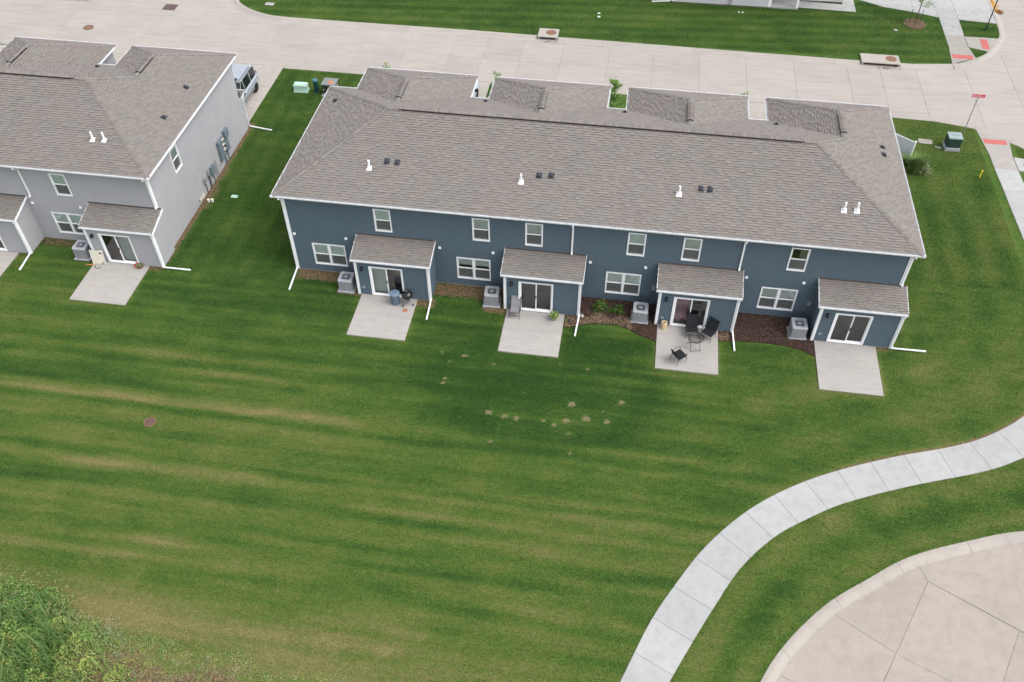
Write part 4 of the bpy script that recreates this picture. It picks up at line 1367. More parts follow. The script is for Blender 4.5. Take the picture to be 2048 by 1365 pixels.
    # ---- vents on the roof
    for kind_, x, y in vents:
        z = EZ + K * (y - yE) if kind_ in 'pd' else None
        if kind_ == 'p':
            v = MB()
            v.add([(x - .14, y - .15, z - .15 * K + .036), (x + .14, y - .15, z - .15 * K + .036), (x + .12, y + .10, z + .10 * K + .036), (x - .12, y + .10, z + .10 * K + .036)], [(0, 1, 2, 3)])
            v.lathe([(.10, -.03), (.085, .10), (.06, .14)], (x, y, z), 12); v.lathe([(.055, .13), (.055, .47)], (x, y + .01, z), 12)
            pp = v.build('vent_pipe', M['white'], roof, smooth=False)
            MB().lathe([(.063, .135), (.067, .15), (.063, .165)], (x, y, z), 12).build('collar', M['dark_plastic'], pp) if False else None
        else:
            if kind_ == 'd': nrm = (0, -1, K)
            v = MB()
            if kind_ == 'r': z = EZ + K * (xR - x); gx_, gy_ = -K, 0
            elif kind_ == 'l': z = EZ + K * (x - xL); gx_, gy_ = K, 0
            elif kind_ == 'b': z = EZ + KB * (yB - y); gx_, gy_ = 0, -KB
            else: gx_, gy_ = 0, K
            def ht(a, b): return z + gx_ * a + gy_ * b
            v.add([(x + a, y + b, ht(a, b) + .028) for a, b in ((-.15, -.15), (.15, -.15), (.15, .17), (-.15, .17))], [(0, 1, 2, 3)])
            pr_ = [(-.085, .0), (-.085, .10), (-.05, .145), (.05, .145), (.085, .10), (.085, 0)]
            v.loft([[(x + a, y - .11, ht(a, -.11) * 0 + z + gy_ * -.11 + c) for a, c in pr_], [(x + a * .9, y + .14, z + gy_ * .14 + max(c * .45, .03)) for a, c in pr_]])
            v.build('roof_vent', M['dark_plastic'], roof)
    # ---- sunrooms: bumped-out rooms with shed roofs
    nsingle = []
    for k in range(4):
        o_ = UP * k
        a, b = 3.845 + o_, 7.715 + o_
        yf = -1.464
        ra, rb = 3.66 + o_, 7.845 + o_
        zt0, zg_, yg = 2.985, 2.535, -1.551
        ks = (zt0 - zg_) / (-yg)
        dr = (4.56 + o_, 6.35 + o_)
        w1 = MB()
        siding(w1, (a, yf), (b, yf), .10, 2.50, [(dr[0] + .02 - a, dr[1] - .02 - a, 0, 2.06)])
        def side_lim(z, flip=False):
            yy = 0 if z < 2.52 else min(0, (z - 2.52) / ks + yf)
            return None
        def limR(z):
            s0 = max(0, (z - (2.52 - .03)) / ks - 0) if z > 2.49 else 0
            return (s0, 1.464)
        def limL(z):
            s0 = max(0, (z - 2.49) / ks) if z > 2.49 else 0
            return (0, 1.464 - s0)
        siding(w1, (b, yf), (b, 0), .10, 2.90, (), limR)
        siding(w1, (a, 0), (a, yf), .10, 2.90, (), limL)
        sr = w1.build('sunroom', sid, h)
        for cx, sgn in ((a, -1), (b, 1)):
            x0_, x1_ = (cx - .058, cx + .085) if sgn < 0 else (cx - .085, cx + .058)
            y0_, y_ = yf - .058, yf + .09
            pts_ = [(x0_, y0_), (x1_, y0_), (x1_, yf), (cx, yf), (cx, y_), (x0_, y_)] if sgn < 0 else [(x0_, y0_), (x1_, y0_), (x1_, y_), (cx, y_), (cx, yf), (x0_, yf)]
            MB().prism(pts_, .05, 2.5).build('corner_trim', M['white'], sr)
        rd = MB()
        rd.add([(ra, yg, zg_ - .012), (rb, yg, zg_ - .012), (rb, 0, zt0 - .012), (ra, 0, zt0 - .012), (ra, yg, zg_ - .05), (rb, yg, zg_ - .05), (rb, 0, zt0 - .05), (ra, 0, zt0 - .05)], [(0, 1, 2, 3), (7, 6, 5, 4), (0, 3, 7, 4), (1, 5, 6, 2), (0, 4, 5, 1)])
        shed = rd.build('shed_roof', M['roof_deck'], h)
        tr = MB()
        for x0_, x1_ in ((ra - .02, ra + .002), (rb - .002, rb + .02)):
            tr.add([(x, y, z) for x in (x0_, x1_) for y, z in ((yg - .01, zg_ - .14), (yg - .01, zg_ + .012), (0, zt0 + .012), (0, zt0 - .14))], [(0, 1, 2, 3), (7, 6, 5, 4), (0, 4, 5, 1), (1, 5, 6, 2), (3, 2, 6, 7), (0, 3, 7, 4)])
        tr.box(ra, rb, yg - .006, yg + .016, zg_ - .15, zg_ - .01)
        tr.loft([[(ra, yg - .012, zg_ - .015), (ra, yg + .04, zg_ + .008), (ra, yg + .04, zg_ - .02)], [(rb, yg - .012, zg_ - .015), (rb, yg + .04, zg_ + .008), (rb, yg + .04, zg_ - .02)]])
        tr.box(ra + .01, rb - .01, yg + .016, yf + .03, zg_ - .15, zg_ - .13)
        tr.build('fascia', M['white'], shed)
        gg = MB()
        gutter(gg, (ra - .015, yg - .006, zg_ - .03), (rb + .015, yg - .006, zg_ - .03), (0, -1))
        gg.build('gutter', M['white_dull'], shed)
        SS = Shingles()
        c2, s2 = math.cos(math.atan(ks)), math.sin(math.atan(ks))
        rn = -yg / c2
        lower = 5 if k < 4 else 0
        SS.plane((0, yg, zg_), (1, 0, 0), (0, c2, s2), rn - .03, lambda s, ra=ra, rb=rb: [(ra - .012, rb + .012)], seed + 60 + k, single=True)
        # the largest tabs (lower courses) stay single pieces, the others are joined
        if cfg['single'][k]:
            SS.single.sort(key=lambda t: t[0][2])
            cut = cfg['single'][k]
        else:
            cut = 0
        for i, (pt, ue, us, nn, wd, ln, th, tone) in enumerate(SS.single):
            if i < cut:
                m4 = Matrix(((ue[0], us[0], nn[0], pt[0]), (ue[1], us[1], nn[1], pt[1]), (ue[2], us[2], nn[2], pt[2]), (0, 0, 0, 1)))
                shingle_piece(wd, ln, th, tone, shed, m4)
            else:
                p0, p1 = pt, pt + ue * wd
                q0, q1 = pt + us * ln + nn * .002, pt + ue * wd + us * ln + nn * .002
                f0, f1 = p0 + nn * th, p1 + nn * th
                SS.V.append((f0, f1, q1, q0)); SS.T.append(tone)
                SS.V.append((p0 - nn * .004, p1 - nn * .004, f1, f0)); SS.T.append(tone * .16)
        fl = np.array
        SS.V.append((fl((ra, -.10, zt0 + .0 - .10 * ks + .03)), fl((rb, -.10, zt0 - .10 * ks + .03)), fl((rb, -.022, zt0 + .045)), fl((ra, -.022, zt0 + .045)))); SS.T.append(.1)
        SS.build(shed)
        slider(h, dr[0], dr[1], .10, 2.10, yf, cfg['door'][k])
        # lamp, outlet
        lp = MB()
        lx = 4.20 + o_
        lp.box(lx - .06, lx + .06, yf - .05, yf - .02, 1.84, 2.02)
        lp.lathe([(.05, -.02), (.085, -.03), (.085, .10), (.05, .13)], (lx, yf - .13, 1.88), 10)
        lamp = lp.build('wall_lamp', M['black'], h)
        MB().lathe([(.055, -.032), (.06, -.045), (.03, -.06)], (lx, yf - .13, 1.88), 10).build('diffuser', M['white'], lamp)
        MB().box(4.07 + o_, 4.21 + o_, yf - .055, yf - .015, .50, .64).build('outlet_box', M['galv'], h)
        # vents and service box on the main wall
        for vx in (.20 + o_, 3.02 + o_):
            v = MB()
            v.loft([[(vx - .075, -.02, 2.49), (vx + .075, -.02, 2.49), (vx + .075, -.02, 2.64), (vx - .075, -.02, 2.64)],
                    [(vx - .075, -.075, 2.49), (vx + .075, -.075, 2.49), (vx + .06, -.05, 2.64), (vx - .06, -.05, 2.64)]])
            v.build('wall_vent', M['white'], h)
        b_ = MB(); b_.box(3.48 + o_, 3.66 + o_, -.11, -.015, 1.08, 1.36); b_.box(3.47 + o_, 3.67 + o_, -.12, -.015, 1.36, 1.38)
        sb = b_.build('service_box', M['galv'], h)
        cd = MB(); cd.tube([(3.57 + o_, -.05, 1.08), (3.55 + o_, -.06, .85), (3.35 + o_, -.35, .55), (3.2 + o_, -.75, .35)], .014, 6)
        cd.build('conduit', M['pipe_dark'], sb)
        # downspout at the right front corner of the sunroom, and its ground extension
        ds = MB()
        cxx = b - .02
        ds.rtube([(cxx + .05, yg - .06, zg_ - .12), (cxx + .045, yg - .06, zg_ - .2), (cxx + .045, yf - .075, zg_ - .34), (cxx + .045, yf - .075, .30), (cxx + .06, yf - .12, .16), cfg['ext'][k]], .075, .06)
        ds.build('downspout', M['white'], h)
    # main downspouts
    for x, full in cfg['mds']:
        ds = MB()
        if full:
            ds.rtube([(x, yE - .05, EZ - .12), (x, yE - .05, EZ - .22), (x, -.075, EZ - .42), (x, -.075, .28), (x, -.12, .14), (0.01, -1.75, .05)], .08, .065)
        else:
            ds.rtube([(x, yE - .05, EZ - .12), (x, yE - .05, EZ - .22), (x, -.075, EZ - .42), (x, -.075, 3.15), (x, -.16, 3.04)], .08, .065)
        ds.build('downspout', M['white'], h)
    ds = MB()
    ds.rtube([(WX1 + .06, 12.75, 2.52), (WX1 + .06, 12.6, 2.35), (WX1 + .06, 12.42, 2.2), (WX1 + .06, 12.42, .2), (WX1 + .12, 12.44, .1), (32.77, 12.25, .05)], .075, .06)
    ds.build('downspout', M['white'], h)
    # ---- garage side: pent roofs and doors
    for gi, (a, b) in enumerate(G):
        a2, b2 = a + .30, b - .28
        pr2 = MB()
        pr2.add([(a2, 12.05, 2.86), (b2 + .05, 12.05, 2.86), (b2 + .05, 12.72, 2.58), (a2, 12.72, 2.58), (a2, 12.05, 2.46), (b2 + .05, 12.05, 2.46), (b2 + .05, 12.72, 2.52), (a2, 12.72, 2.52)], [(3, 2, 1, 0), (4, 5, 6, 7), (0, 4, 7, 3), (1, 2, 6, 5), (2, 3, 7, 6)], .6)
        po = pr2.build('pent_roof', M['shingle'], h, tone=True)
        g3 = MB(); gutter(g3, (b2 + .07, 12.72, 2.57), (a2, 12.72, 2.57), (0, 1)); g3.build('gutter', M['white_dull'], po)
        gd = MB()
        for r_ in range(4):
            for c_ in range(5):
                w_ = (b - .336 - a - .35 - 1.2) / 5
                x0_ = a + .35 + .6 + c_ * w_
                gd.bbox(x0_ + .01, x0_ + w_ - .01, 12.28, 12.34, .04 + r_ * .53, .04 + r_ * .53 + .51, .006)
        gd.build('garage_door', M['white'], h)
    if cfg.get('meters'):
        cfg['meters'](h, WX1)
    return h

BL, BG, SC = (M['blind'], 3.3 + .8, 'slat'), (M['blind_green'], None, 'flat'), (M['curtain'], None, 'side')
def sh(mat, z, k): return (mat, z, k)
cfg_blue = dict(
    east_window=False,
    low=[sh(M['blind_green'], 1.29, 'flat'), sh(M['blind'], 1.5, 'slat'), sh(M['blind_green'], 1.29, 'flat'), sh(M['blind'], 1.25, 'slat')],
    up=[sh(M['blind_green'], 3.95, 'flat'), sh(M['blind'], 3.95, 'slat'), sh(M['blind'], 3.95, 'slat'), sh(M['blind_green'], 3.95, 'flat'), sh(M['blind'], 3.95, 'slat'), sh(M['curtain'], None, 'side')],
    door=['drape', 'none', 'none', 'none'],
    single=[75, 75, 75, 75],
    ext=[(7.80, -2.9, .05), (15.54, -2.96, .05), (23.57, -2.81, .05), (33.03, -1.46, .05)],
    mds=[(-.06, True), (14.95, False), (23.33, False), (31.17, False)])
def meters(h, X):
    """electric meter bank and cable boxes on the end wall"""
    def boxp(y0, y1, z0, z1, d, mat, name, parent=h):
        b = MB(); b.bbox(X + .02, X + .02 + d, y0, y1, z0, z1, .012)
        return b.build(name, mat, parent)
    m1 = boxp(8.75, 9.25, 1.55, 2.10, .22, M['utility_gray'], 'meter_box')
    b1 = boxp(7.70, 8.15, .70, 1.95, .20, M['utility_gray'], 'meter_bank')
    b2 = boxp(8.62, 9.05, .75, 1.50, .20, M['utility_gray'], 'meter_bank')
    for i, (y, z) in enumerate(((8.28, 1.75), (8.45, 1.75), (8.28, 1.4), (8.45, 1.4), (8.28, 1.05), (8.45, 1.05))):
        mb = MB()
        mb.bbox(X + .02, X + .13, y - .075, y + .075, z - .15, z + .15, .01)
        pm = mb.build('meter_box', M['utility_gray'], h)
        g = MB()
        rings = [[(X + .13 + d, y + r * math.cos(t * math.pi / 6), z + .04 + r * math.sin(t * math.pi / 6)) for t in range(12)] for d, r in ((0, .06), (.07, .06), (.10, .045))]
        g.loft(rings); g.build('meter', M['tan_plastic'], pm)
    p = MB()
    for y in (8.30, 8.42, 8.78):
        p.tube([(X + .08, y, .75), (X + .08, y, -.05)], .035, 8)
    p.tube([(X + .06, 8.40, .9), (X + .06, 8.0, .55), (X + .06, 7.55, .55), (X + .06, 7.45, .45)], .02, 6)
    p.build('conduit', M['utility_gray'], h)
    c1 = boxp(6.15, 6.60, .68, 1.25, .16, M['utility_gray'], 'cable_box')
    c2 = boxp(5.72, 6.0, .95, 1.28, .13, M['galv'], 'cable_box')
    c3 = boxp(5.10, 5.42, .85, 1.18, .13, M['galv'], 'cable_box')
    p = MB()
    for y, z in ((5.25, .85), (5.78, .95), (5.92, .95), (6.4, .68)):
        p.tube([(X + .07, y, z), (X + .08, y + .03, z * .5), (X + .07, y - .02, -.05)], .025, 6)
    p.build('conduit', M['pipe_dark'], h)
    p = MB()
    for y in (6.75, 6.9, 7.05):
        p.tube([(X + .07, y, 1.1 + (y - 6.75) * .4), (X + .07, y, -.03)], .016, 6)
    p.build('conduit', M['galv'], h)
    v = MB()
    for i in range(3):
        v.lathe([(.07, 0), (.07, .10), (.05, .16), (.015, .17)], (X + .13, 4.15 + .22 * i, .35), 10)
        v.tube([(X + .02, 4.15 + .22 * i, .40), (X + .13, 4.15 + .22 * i, .40)], .03, 8)
    v.build('gas_regulator', M['tan_plastic'], h)
cfg_gray = dict(
    east_window=True,
    low=[sh(M['blind'], 1.29, 'flat'), sh(M['blind'], 1.3, 'slat'), sh(M['blind_green'], 1.3, 'flat'), sh(M['blind_green'], 1.29, 'flat')],
    up=[sh(M['blind'], 3.95, 'slat')] * 3 + [sh(M['blind_green'], 3.95, 'flat')] * 3,
    door=['none', 'none', 'none', 'half_drape'],
    single=[0, 0, 130, 170],
    ext=[(7.80, -2.9, .05), (15.54, -2.96, .05), (23.51, -2.85, .05), (32.85, -1.48, .05)],
    mds=[(14.95, False), (23.9, False), (31.17, False)],
    meters=meters)
blue = townhouse('townhouse_row', 'long two storey townhouse row with dark blue siding and brown shingle roof', 0, 0, M['siding_blue'], 100,
    [('p', 4.34, 1.44), ('p', 12.12, 1.41), ('p', 19.92, 1.5), ('p', 27.77, 1.41), ('p', 28.37, 1.44), ('d', 5.18, 1.83), ('d', 5.71, 1.82), ('d', 12.97, 1.79), ('d', 13.59, 1.82), ('d', 20.96, 1.82), ('d', 21.39, 1.83),
     ('r', 30.43, 7.57), ('r', 30.42, 6.88), ('l', .61, 7.91), ('b', 9.0, 9.1), ('b', 16.81, 9.1), ('b', 25.02, 9.06)], cfg_blue)
gray = townhouse('townhouse_row', 'gray townhouse row cut off by the left edge, utility meters on its end wall', -38.72, .45, M['siding_gray'], 400,
    [('p', 27.92, 1.38), ('p', 28.56, 1.41), ('r', 30.44, 7.54), ('r', 30.46, 4.42), ('b', 24.3, 9.05)], cfg_gray)

# ------------------------------------------------------------------ air conditioners
def make_ac(label, loc):
    t = thing('air_conditioner', label, 'air conditioner', loc, 0, 'air conditioners along the rear walls')
    MB().bbox(-.46, .46, -.46, .46, 0, .07, .015).build('pad', M['pad_gray'], t)
    W_, H_ = .375, .76
    core = MB(); core.bbox(-W_ + .03, W_ - .03, -W_ + .03, W_ - .03, .075, H_ - .22, .05)
    core.build('coil', M['ac_dark'], t)
    def sq(r, z, rad=.09, n=5):
        out = []
        for cx, cy, a0 in ((r - rad, r - rad, 0), (-r + rad, r - rad, 90), (-r + rad, -r + rad, 180), (r - rad, -r + rad, 270)):
            for i in range(n + 1):
                a = R(a0 + 90 * i / n)
                out.append((cx + rad * math.cos(a), cy + rad * math.sin(a), z))
        return out
    lv = MB()
    z = .10
    while z < H_ - .06:
        lv.loft([sq(W_ + .004, z), sq(W_, z + .026), sq(W_ - .02, z + .026), sq(W_ - .016, z)], cap=False)
        z += .042
    lv.loft([sq(W_, .07), sq(W_, .10), sq(W_ - .03, .10)], cap=False)
    for cx, cy in ((1, 1), (1, -1), (-1, 1), (-1, -1)):
        lv.tube([(cx * (W_ - .03), cy * (W_ - .03), .08), (cx * (W_ - .03), cy * (W_ - .03), H_ - .03)], .034, 6)
    lv.build('cabinet', M['grille'], t)
    tp = MB()
    outer = sq(W_ + .012, 0)
    n = len(outer)
    inner = []
    for i, (x, y, _) in enumerate(outer):
        a = math.atan2(y, x); inner.append((.285 * math.cos(a), .285 * math.sin(a)))
    r0 = [(x, y, H_ - .05) for x, y, _ in outer]; r1 = [(x, y, H_ + .005) for x, y, _ in outer]
    r2 = [(x * .95, y * .95, H_ + .03) for x, y, _ in outer]; r3 = [(x, y, H_ + .022) for x, y in inner]; r4 = [(x, y, H_ - .06) for x, y in inner]
    tp.loft([r0, r1, r2, r3, r4], cap=False)
    tp.build('top_cover', M['ac_top'], t)
    g = MB()
    for r_ in (.10, .16, .22, .275):
        g.tube([(r_ * math.cos(k * math.pi / 12), r_ * math.sin(k * math.pi / 12), H_ + .028) for k in range(25)], .0035, 4)
    for k in range(18):
        a = k * math.pi / 9
        g.tube([(.05 * math.cos(a), .05 * math.sin(a), H_ + .032), (.285 * math.cos(a + .25), .285 * math.sin(a + .25), H_ + .024)], .006 if k % 2 else .004, 4)
    g.build('fan_guard', M['ac_wire'], t)
    f = MB()
    f.lathe([(.06, H_ - .09), (.07, H_ - .02), (.055, H_ + .03)], (0, 0, 0), 12)
    for k in range(4):
        a = k * math.pi / 2 + .3
        p0, p1 = (.06 * math.cos(a), .06 * math.sin(a)), (.26 * math.cos(a - .25), .26 * math.sin(a - .25)); p2 = (.26 * math.cos(a + .35), .26 * math.sin(a + .35)); p3 = (.06 * math.cos(a + .6), .06 * math.sin(a + .6))
        f.quad((p0[0], p0[1], H_ - .08), (p1[0], p1[1], H_ - .09), (p2[0], p2[1], H_ - .05), (p3[0], p3[1], H_ - .05))
    f.build('fan', M['ac_dark'], t)
    MB().lathe([(.075, H_ + .01), (.08, H_ + .03), (.05, H_ + .045), (.005, H_ + .045)], (0, 0, 0), 14).build('motor_cap', M['ac_wire'], t)
    MB().box(-.07, .07, -W_ - .012, -W_ - .004, H_ - .16, H_ - .12).build('name_plate', M['alu'], t)
    return t
ac = make_ac('gray air conditioner on bare soil at the far left of the blue wall', (3.07, -1.06, 0))
for lab, loc, rz in (('gray air conditioner on soil, left of the patio with the gray chair', (10.95, -1.03, 0), .06),
                     ('gray air conditioner in the mulch bed next to two green bushes', (18.73, -1.12, 0), -.02),
                     ('gray air conditioner in plain dark mulch beside the empty rightmost patio', (26.72, -1.1, 0), .05),
                     ('gray air conditioner against the gray townhouse, beside the cream board', (-12.22, -.66, 0), 0)):
    c = copy_tree(ac)
    c.location = loc; c.rotation_euler = (0, 0, rz); c['label'] = lab

# ------------------------------------------------------------------ mulch beds and planting
def mulch_bed(poly, n, dens_seed, faded, holes):
    P = np.array(poly)
    o = MB().prism(poly, -.02, .03).build('mulch_bed', M['mulch_bed'], None, kind='structure')
    r = np.random.RandomState(dens_seed)
    for name, mat, frac, cond in (('bark_mulch', M['mulch'], 1.0, lambda x, y: ~faded(x, y)), ('bark_mulch', M['mulch_faded'], 1.0, faded)):
        x = r.uniform(P[:, 0].min(), P[:, 0].max(), n); y = r.uniform(P[:, 1].min(), P[:, 1].max(), n)
        k = inside(poly, x, y) & cond(x, y)
        x, y = x[k], y[k]
        if len(x) == 0: continue
        V = leaf_quads(np.stack([x, y, np.full(len(x), .045) + r.rand(len(x)) * .02], 1), .05, r, up=2.0, aspect=.35)
        ch = fill_polys(name, V, None, r.rand(len(x)), mat, o, 'stuff')
m3 = [(15.5, -.0), (15.5, -1.5), (15.0, -1.5), (14.9, -2.35), (15.23, -2.33), (15.79, -2.07), (16.5, -1.89), (17.58, -1.8), (18.17, -2.0), (18.74, -2.34), (19.15, -2.5), (19.66, -2.75), (19.66, -1.46), (19.56, -1.46), (19.56, 0)]
mulch_bed(m3, 16000, 1, lambda x, y: (y < -1.25 + .25 * np.sin(x * 5)) & (x < 18.4) & (np.sin(x * 37 + y * 51) > -.55), None)
m4 = [(23.44, 0), (23.44, -1.46), (22.78, -1.46), (22.78, -2.2), (23.92, -2.06), (25.28, -2.0), (26.29, -2.09), (26.95, -2.28), (27.54, -2.6), (27.54, -1.46), (27.42, -1.46), (27.42, 0)]
mulch_bed(m4, 15000, 2, lambda x, y: (x < 23.3) & (np.sin(x * 37 + y * 51) > -.2), None)

def bush(name, label, loc, rad, hgt, n, leafmat, size, seed, flowers=None, upright=False, cat='bush'):
    t = thing(name, label, cat, loc)
    r = np.random.RandomState(seed)
    ph = r.rand(n) * 6.283; u = r.rand(n) ** .45; h_ = r.rand(n)
    lump = 1 + .30 * np.sin(ph * 3 + seed) + .18 * np.sin(ph * 7 + 1.3 * seed)
    rr = rad * u * lump * np.sqrt(np.clip(1 - (h_ - .35) ** 2 * 1.6, .05, 1))
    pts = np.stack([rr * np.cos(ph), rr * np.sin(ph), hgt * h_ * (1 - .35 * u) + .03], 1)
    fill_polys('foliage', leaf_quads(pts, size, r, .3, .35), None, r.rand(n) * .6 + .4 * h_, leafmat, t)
    st = MB()
    for k in range(9):
        a = k * .7 + seed
        st.tube([(0, 0, 0), (.3 * rad * math.cos(a), .3 * rad * math.sin(a), hgt * .4), (.6 * rad * math.cos(a), .6 * rad * math.sin(a), hgt * .8)], .012, 5, r1=.005)
    st.build('stem', M['bark'], t)
    if flowers:
        mat, m = flowers
        k = r.randint(0, n, m)
        fp = pts[k] * np.array([1.12, 1.12, 1.05]) + np.array([0, 0, .03])
        fill_polys('flower', leaf_quads(fp, .035, r, 1.0, .9), None, r.rand(m), mat, t)
    return t
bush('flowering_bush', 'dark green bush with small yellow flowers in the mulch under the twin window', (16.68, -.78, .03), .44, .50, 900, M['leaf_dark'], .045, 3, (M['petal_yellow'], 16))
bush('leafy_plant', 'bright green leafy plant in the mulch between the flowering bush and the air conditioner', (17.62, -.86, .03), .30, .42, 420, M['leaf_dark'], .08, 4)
tag(MB().lathe([(.02, 0), (.10, .03), (.12, .08), (.08, .13), (.03, .15)], (0, 0, 0), 7).build('stone', M['stone'], None, loc=(15.76, -1.5, .03)), 'gray stone on the mulch beside the downspout of the second sunroom', 'stone')
gt = thing('garden_figure', 'small dark metal garden figure on the pale mulch right of the second patio', 'ornament', (15.15, -2.03, .03), .4)
b = MB(); b.lathe([(.10, 0), (.09, .03), (.03, .05), (.02, .22)], (0, 0, 0), 8); b.build('base', M['frame_dark'], gt)
b = MB(); b.tube([(0, 0, .20), (.05, .02, .30), (.16, .03, .36), (.27, .03, .34)], .035, 6, r1=.01); b.tube([(0, 0, .2), (-.10, .02, .28), (-.16, .02, .22)], .03, 6, r1=.008); b.build('body', M['frame_dark'], gt)

# ------------------------------------------------------------------ patio furniture
def tubes(mb, paths, r=.014):
    for p_ in paths:
        mb.tube(p_, r, 6)
def make_chair(name, label, loc, rz, sling, frame, hb=1.0, wd=.56, group=None, arms=True):
    """sling patio chair facing local -Y"""
    t = thing(name, label, 'chair', loc, rz, group)
    hw = wd / 2
    sh_, sd = .42, .50
    for s in (-1, 1):
        x = s * hw
        f = MB()
        tubes(f, [[(x, -.26, .0), (x, -.25, .30), (x, -.235, sh_ - .01)], [(x, .33, 0), (x, .27, .25), (x, .20, .45), (x, .10, .62), (x, -.18, .64), (x, -.25, .58), (x, -.245, sh_)]] if arms else [[(x, -.26, 0), (x, -.24, sh_)], [(x, .33, 0), (x, .2, sh_)]])
        f.build('side_frame', frame, t)
    s = MB()
    tubes(s, [[(-hw, -.25, sh_), (-hw, .22, sh_ - .05)], [(hw, -.25, sh_), (hw, .22, sh_ - .05)], [(-hw, -.25, sh_), (hw, -.25, sh_)], [(-hw, .22, sh_ - .05), (hw, .22, sh_ - .05)], [(-hw, -.255, .22), (hw, -.255, .22)]])
    s.build('seat_frame', frame, t)
    q = MB()
    n = 6
    rings = []
    for i in range(n + 1):
        y = -.25 + .47 * i / n; z = sh_ - .05 * i / n - .03 * math.sin(math.pi * i / n) + .012
        rings.append([(-hw, y, z), (hw, y, z), (hw, y, z - .008), (-hw, y, z - .008)])
    q.loft(rings); q.build('seat', sling, t)
    bk = MB()
    rings = []
    for i in range(n + 1):
        u = i / n
        y = .20 + .24 * u * (hb - .4) / .6; z = sh_ - .04 + (hb - sh_ + .04) * u; y += .02 * math.sin(math.pi * u)
        rings.append([(-hw, y, z), (hw, y, z), (hw, y + .01, z), (-hw, y + .01, z)])
    bk.loft(rings); bk.build('backrest', sling, t)
    bf = MB()
    yt = .20 + .24 * (hb - .4) / .6
    tubes(bf, [[(-hw, .20, sh_ - .05), (-hw, yt, hb), (hw, yt, hb), (hw, .20, sh_ - .05)]])
    bf.build('back_frame', frame, t)
    return t
make_chair('patio_chair', 'gray sling high back patio chair standing alone left of the second sliding door', (12.30, -1.92, .06), 0, M['sling_gray'], M['frame_dark'], 1.0, .52)
make_chair('patio_chair', 'black high back patio chair behind the round table, in front of the glass door', (21.38, -2.0, .06), .08, M['sling_black'], M['frame_dark'], 1.02, .58)
make_chair('patio_chair', 'black high back patio chair turned at an angle, right of the round table', (22.22, -2.08, .06), -.55, M['sling_black'], M['frame_dark'], 1.0, .58)
make_chair('patio_chair', 'black low back patio chair standing apart near the front of the furnished patio', (20.80, -3.86, .06), R(130), M['sling_black'], M['frame_dark'], .80, .54)

tb_ = thing('patio_table', 'round black folding mesh table among the black chairs on the third patio', 'table', (21.55, -2.86, .06), .25)
b = MB()
b.tube([(.40 * math.cos(k * math.pi / 14), .40 * math.sin(k * math.pi / 14), .70) for k in range(29)], .014, 6)
for i in range(-9, 10):
    x = i * .041; yv = math.sqrt(max(0, .395 ** 2 - x * x))
    b.box(x - .004, x + .004, -yv, yv, .697, .703); b.box(-yv, yv, x - .004, x + .004, .6965, .7025)
b.build('tabletop', M['frame_dark'], tb_)
for s in (-1, 1):
    b = MB()
    x = .24 * s
    tubes(b, [[(x, -.34 * s, 0), (x, 0, .36), (x, .30 * s, .69)], [(-.24 * s, -.34 * s, 0), (-.24 * s, .30 * s, .69)]], .012)
    tubes(b, [[(-.24, -.30 * s, .05), (.24, -.30 * s, .05)]], .010)
    b.build('leg_frame', M['frame_dark'], tb_)

st = thing('tree_stump', 'pale cut log standing on end in the left corner of the furnished patio', 'log', (19.99, -1.72, .06))
b = MB()
def rough_ring(r, z, s=1):
    return [(r * (1 + .06 * math.sin(3 * a + s) + .04 * math.sin(5 * a)) * math.cos(a), r * (1 + .06 * math.sin(3 * a + s) + .04 * math.sin(5 * a)) * math.sin(a), z) for a in [k * math.pi / 8 for k in range(16)]]
b.loft([rough_ring(.15, 0), rough_ring(.165, .08), rough_ring(.16, .30), rough_ring(.145, .43), rough_ring(.10, .44), rough_ring(.07, .38)])
b.build('trunk', M['stump'], st)
MB().lathe([(.066, .372), (.03, .375)], (0, 0, .02), 12).build('core', M['stump_core'], st)

tc = thing('trash_can', 'blue gray round trash can with lid beside the kettle grill', 'trash can', (5.93, -1.95, .06))
b = MB(); b.lathe([(.20, 0), (.205, .02), (.245, .70), (.262, .705), (.262, .73)], (0, 0, 0), 24)
for k in range(12):
    a = k * math.pi / 6
    b.tube([(.215 * math.cos(a), .215 * math.sin(a), .06), (.245 * math.cos(a), .245 * math.sin(a), .62)], .008, 4)
b.build('body', M['trash'], tc)
b = MB(); b.lathe([(.272, .70), (.275, .74), (.24, .775), (.10, .80), (.02, .80)], (0, 0, 0), 24); ld = b.build('lid', M['trash_lid'], tc)
b = MB(); b.rtube([(-.07, 0, .80), (-.06, 0, .835), (.06, 0, .835), (.07, 0, .80)], .03, .015); b.build('handle', M['trash_lid'], ld)

kg = thing('kettle_grill', 'black kettle charcoal grill on three legs beside the blue gray trash can', 'grill', (6.60, -1.92, .06), .3)
b = MB(); b.lathe([(.06, .42), (.18, .46), (.27, .56), (.285, .66)], (0, 0, 0), 24); b.build('bowl', M['enamel'], kg, smooth=True)
b = MB(); b.lathe([(.288, .665), (.285, .72), (.23, .82), (.12, .875), (.02, .885)], (0, 0, 0), 24); ld = b.build('lid', M['enamel'], kg, smooth=True)
b = MB(); b.rtube([(-.06, 0, .88), (-.06, 0, .94), (.06, 0, .94), (.06, 0, .88)], .025, .018); b.build('lid_handle', M['alu'], ld)
b = MB(); b.lathe([(.045, .876), (.045, .884)], (.11, -.08, -.02), 12); b.build('damper', M['alu'], ld)
for k in range(3):
    a = R(90 + 120 * k)
    MB().tube([(.14 * math.cos(a), .14 * math.sin(a), .48), (.30 * math.cos(a), .30 * math.sin(a), .02)], .012, 6).build('leg', M['alu'], kg)
